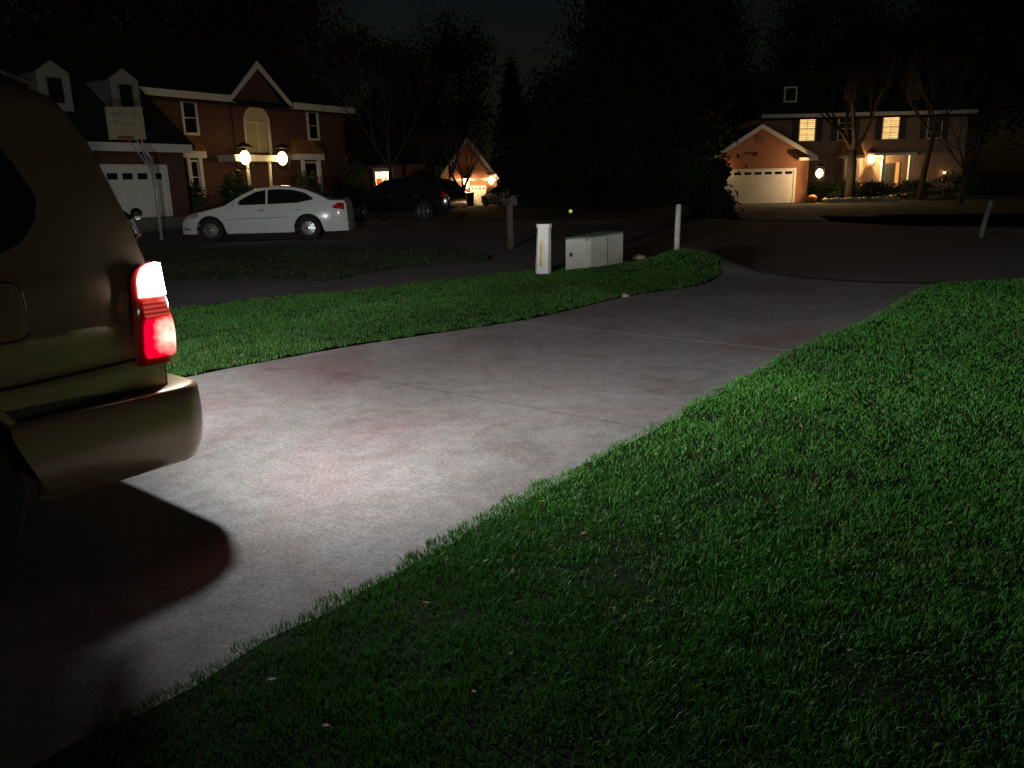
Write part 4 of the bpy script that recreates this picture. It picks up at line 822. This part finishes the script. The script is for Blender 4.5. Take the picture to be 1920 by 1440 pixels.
for px, Y, w_, h_, lab in ((1120, 50, 2.2, 1.7, 'dark hedge clump left of the far stump, behind the transformer box'), (1225, 47, 2.0, 1.8, 'dark hedge clump behind the white marker post'), (1000, 58, 2.0, 1.8, 'dark hedge clump right of the silver car')):
    q = at(px, 385, Y); shrub('hedge_clump', lab, q[0], Y, w_, 1, h_, 4000, 'needles', .12, 'dark clumps across the street')
# garden edging and pumpkins
e0_ = at(1552, 372, 47.5); 
r_ = MB()
for k in range(16):
    x = e0_[0] + k * .27; r_.box(x, x + .25, 47.5 + .02 * (k % 3), 47.8, -.05, .24 + .03 * ((k * 7) % 3))
tag(r_.build('stone_edging', M['stone'], bevel=.03), 'low stone garden edging on the lawn in front of the right house', 'edging')
def pumpkin(px, py, Y, r, lab, z=0):
    x, _, zz = at(px, py, Y); root = empty('pumpkin', (x, Y, z)); tag(root, lab, 'pumpkin', 'pumpkins by the right house')
    mb = MB(); n = 24; rows = []
    for i in range(9):
        th = math.pi * i / 8; rows.append([((r * (1 + .07 * math.cos(8 * 2 * math.pi * k / n))) * math.sin(th) * math.cos(2 * math.pi * k / n), (r * (1 + .07 * math.cos(8 * 2 * math.pi * k / n))) * math.sin(th) * math.sin(2 * math.pi * k / n), r * .8 + r * .8 * math.cos(th)) for k in range(n + 1)])
    mb.grid(rows); mb.build('flesh', M['pumpkin'], root, smooth=True); MB().tube([(0, 0, r * 1.5), (.02, 0, r * 1.85)], [.03, .02], 6).build('stalk', M['bark'], root)
pumpkin(1523, 366, 48.6, .30, 'large orange pumpkin on the ground below the short lamp post'); pumpkin(1548, 368, 48.2, .18, 'smaller pumpkin at the left end of the stone edging')

# ------------------------------------------------------------------ utility boxes, posts, hoop
# telecom pedestal
px_, py_ = gp(1018, 518); ped = empty('utility_pedestal', (px_, py_, 0), R(8)); tag(ped, 'white narrow utility pedestal with yellow strip label on the grass verge', 'pedestal')
cream = mat('cream_pedestal_plastic', (.62, .62, .6), .55, var=.08)
def frustum(mb, w0, d0, w1, d1, z0, z1, ch=.28, dx=0):
    def ring(w_, d_, z, ox): 
        c = ch * min(w_, d_); return [(-w_ + c + ox, -d_, z), (w_ - c + ox, -d_, z), (w_ + ox, -d_ + c, z), (w_ + ox, d_ - c, z), (w_ - c + ox, d_, z), (-w_ + c + ox, d_, z), (-w_ + ox, d_ - c, z), (-w_ + ox, -d_ + c, z)]
    a = ring(w0, d0, z0, 0); b_ = ring(w1, d1, z1, dx); mb.add(a + b_, [tuple(range(7, -1, -1)), tuple(range(8, 16))] + [(i, (i + 1) % 8, 8 + (i + 1) % 8, 8 + i) for i in range(8)])
m = MB(); frustum(m, .125, .12, .105, .10, -.05, .80, .5, .03); m.build('housing', cream, ped)
m = MB(); frustum(m, .122, .118, .122, .118, .795, .86, .5); cp = m.build('cap', cream, ped, bevel=.01); cp.location = (.03, 0, 0)
m = MB(); m.add([(-.085, -.112, .18), (-.05, -.128, .18), (-.028, -.115, .62), (-.063, -.099, .62)], [(0, 1, 2, 3)]); m.add([(-.085, -.118, .18), (-.05, -.134, .18), (-.028, -.121, .62), (-.063, -.105, .62)], [(0, 1, 2, 3)]); m.build('label_strip', mat('ochre_label', (.55, .38, .12), .6), ped)
m = MB(); m.box(-.15, .14, -.13, .14, -.1, .03); m.build('base', M['concrete'], ped)
# pad transformer: a cabinet with a shallow slanting dark lid
tf0 = Vector(gp(1108, 508)); tl = Vector(gp(1053, 512)); trr = Vector(gp(1163, 497))
cab = empty('transformer_cabinet', (tf0.x, tf0.y, 0), 0.); tag(cab, 'squat pale metal transformer cabinet on the grass mound beside the pedestal', 'utility box')
def rel(v): return (v.x - tf0.x, v.y - tf0.y)
dR = (trr - tf0); dL = (tl - tf0); dL = dL.normalized() * .50; dR = Vector((.62, .55)).normalized() * .86
foot = [(0, 0), tuple(dR), tuple(dR + dL), tuple(dL)]
cabm = mat('cabinet_paint', (.42, .43, .38), .55, var=.1, scale=4)
Hc = .565; m = MB(); m.add([(x, y, -.05) for x, y in foot] + [(foot[0][0], foot[0][1], Hc), (foot[1][0], foot[1][1], Hc + .04), (foot[2][0], foot[2][1], Hc + .06), (foot[3][0], foot[3][1], Hc)], [(3, 2, 1, 0), (4, 5, 6, 7), (0, 1, 5, 4), (1, 2, 6, 5), (2, 3, 7, 6), (3, 0, 4, 7)]); m.build('cabinet_body', cabm, cab, bevel=.015)
c0_ = Vector((sum(p[0] for p in foot) / 4, sum(p[1] for p in foot) / 4)); lidp = [c0_ + (Vector(p) - c0_) * 1.03 for p in foot]
m = MB(); m.add([(p.x, p.y, z) for p, z in zip(lidp, (Hc + .004, Hc + .044, Hc + .064, Hc + .004))] + [(c0_.x + (p.x - c0_.x) * .93, c0_.y + (p.y - c0_.y) * .93, z + .03) for p, z in zip(lidp, (Hc, Hc + .04, Hc + .06, Hc))], [(3, 2, 1, 0), (4, 5, 6, 7), (0, 1, 5, 4), (1, 2, 6, 5), (2, 3, 7, 6), (3, 0, 4, 7)]); m.build('lid', mat('green_lid', (.10, .14, .10), .5), cab)
m = MB(); u = dL.normalized(); n_ = Vector((u.y, -u.x)); n_ = n_ if n_.y < 0 else -n_
def fp(s_, z, o_=.004): p = u * s_ + n_ * o_; return (p.x, p.y, z)
m.add([fp(.06, .52), fp(.11, .52), fp(.11, .56), fp(.06, .56)], [(0, 1, 2, 3)]); m.add([fp(.02, .54, .006), fp(.05, .54, .006), fp(.05, .555, .006), fp(.02, .555, .006)], [(0, 1, 2, 3)]); m.build('warning_sticker', mat('faded_red_sticker', (.35, .12, .1), .6), cab)
u2 = dR.normalized(); n2 = Vector((u2.y, -u2.x)); n2 = n2 if n2.y < 0 else -n2
hp = fp(.40, .30, .0); m = MB(); m.box(hp[0] - .02, hp[0] + .02, hp[1] - .03, hp[1], .27, .34); m.build('lock', M['iron'], cab)
m = MB(); q1 = u2 * .43 + n2 * .003; m.tube([(q1.x, q1.y, .02), (q1.x, q1.y, Hc)], .005, 5); m.build('door_seam', M['black'], cab)
# white marker post
p_ = gp(1268, 496); z_ = gz(*p_); mp = MB(); mp.tube([(p_[0], p_[1], z_ - .1), (p_[0] + .005, p_[1], z_ + .55), (p_[0] + .015, p_[1], 1.06)], [.055, .052, .05], 12); mp.ball((p_[0] + .015, p_[1], 1.06), .05, 8, sz=.5)
tag(mp.build('marker_post', mat('weathered_white_post', (.45, .43, .38), .8, var=.25, scale=9, bump=.2), smooth=True), 'weathered white round marker post at the end of the driveway', 'post')
p_ = gp(1842, 447); mp = MB(); mp.tube([(p_[0] - .05, p_[1], -.1), (p_[0], p_[1], .35), (p_[0] + .10, p_[1], .86)], [.06, .055, .06], 10)
lo = mp.build('leaning_post', mat('grey_wood_post', (.10, .095, .085), .9, var=.3), smooth=True); tag(lo, 'pale leaning post on the verge at far right', 'post')
# dark mailbox post
p_ = gp(957, 468); mbx = empty('mailbox', (p_[0], p_[1], 0), R(20)); tag(mbx, 'dark mailbox on a wooden post across the lane, silhouetted', 'mailbox')
MB().box(-.06, .06, -.06, .06, -.1, 1.02).build('post', mat('old_dark_wood', (.06, .045, .035), .9, bump=.4), mbx, bevel=.008)
m = MB(); m.prism([(-.10, 1.02), (.10, 1.02), (.10, 1.14)] + [(.10 * math.cos(a), 1.14 + .10 * math.sin(a)) for a in np.linspace(0, math.pi, 9)][1:-1] + [(-.10, 1.14)], -.26, .26); m.build('box', M['black'], mbx)
MB().box(-.115, -.102, .05, .08, 1.12, 1.3).build('flag', mat('red_flag', (.3, .03, .02), .5), mbx)
# yellow reflector stake
p_ = gp(1070, 428); x = at(1070, 396, p_[1])
rs = empty('reflector_stake', (p_[0], p_[1], 0)); tag(rs, 'thin stake with a yellow reflector on the dark verge across the street', 'marker'); MB().tube([(0, 0, -.05), (0, 0, x[2])], .012, 6).build('stake', M['iron'], rs)
MB().tube([(0, -.02, x[2]), (0, .01, x[2])], .06, 12).build('reflector', mat('yellow_reflector', (.8, .8, .1), .3, emit=(.9, .9, .2), es=.35), rs)  # emission imitates light thrown back by the disc
# stones by the mound
for px, py, r_, lab in ((1198, 486, .10, 'pale stone on the grass mound between cabinet and post'), (1172, 556, .045, 'small stone at the left edge of the driveway below the cabinet')):
    g_ = gp(px, py + 4); st = MB(); st.ball((0, 0, r_ * .4), r_, 9, 1.5, 1, .7)
    for i, v in enumerate(st.v): st.v[i] = tuple(c * (1 + .12 * math.sin(i * 1.7)) for c in v)
    o = st.build('stone', M['stone'], smooth=True, loc=(g_[0], g_[1], gz(*g_) + .02)); tag(o, lab, 'stone')
# basketball hoop
bp_ = at(302, 441, 25.5); HB = empty('basketball_hoop', (bp_[0], 25.5, 0.05), R(14)); tag(HB, 'basketball hoop with pale square backboard on a leaning pole before the garage', 'basketball hoop')
T_ = at(285, 296, 25.5); tx = (T_[0] - bp_[0]); zt_ = T_[2]
MB().tube([(0, 0, -.1), (0.02, 0, zt_ * .5), (.0, 0, zt_)], .055, 10).build('pole', M['metalgrey'], HB, smooth=True)
bb = at(234, 232, 25.2); bw_ = .52; cxb = bb[0] - bp_[0]; cz = bb[2] - .05
m = MB(); 
for dx in (-.12, .12): m.tube([(0, 0, zt_ - .1), (cxb + .1 + dx, -.28, cz - .1)], .025, 6); m.tube([(0, 0, zt_ - .5), (cxb + .1 + dx, -.28, cz - .40)], .022, 6)
m.build('arm', M['metalgrey'], HB)
m = MB(); m.box(cxb - bw_, cxb + bw_, -.36, -.32, cz - .47, cz + .47); bo = m.build('backboard', M['backboard'], HB, bevel=.01)
m = MB(); f_ = .3
for a, b_, c_, d_ in ((-f_, f_, -.12, -.09), (-f_, f_, -.42, -.39), (-f_, -f_ + .03, -.39, -.12), (f_ - .03, f_, -.39, -.12)): m.box(cxb + a, cxb + b_, -.366, -.361, cz + .38 + c_, cz + .38 + d_)
m.build('target_square', mat('board_marking', (.25, .2, .15), .6), bo)
m = MB(); m.tube([(cxb + .22 * math.cos(a), -.6 + .22 * math.sin(a), cz - .42) for a in np.linspace(0, 2 * math.pi, 22)], .012, 6, cap=False); m.box(cxb - .08, cxb + .08, -.40, -.36, cz - .5, cz - .38); m.build('rim', mat('hoop_rim', (.3, .05, .02), .5), HB)
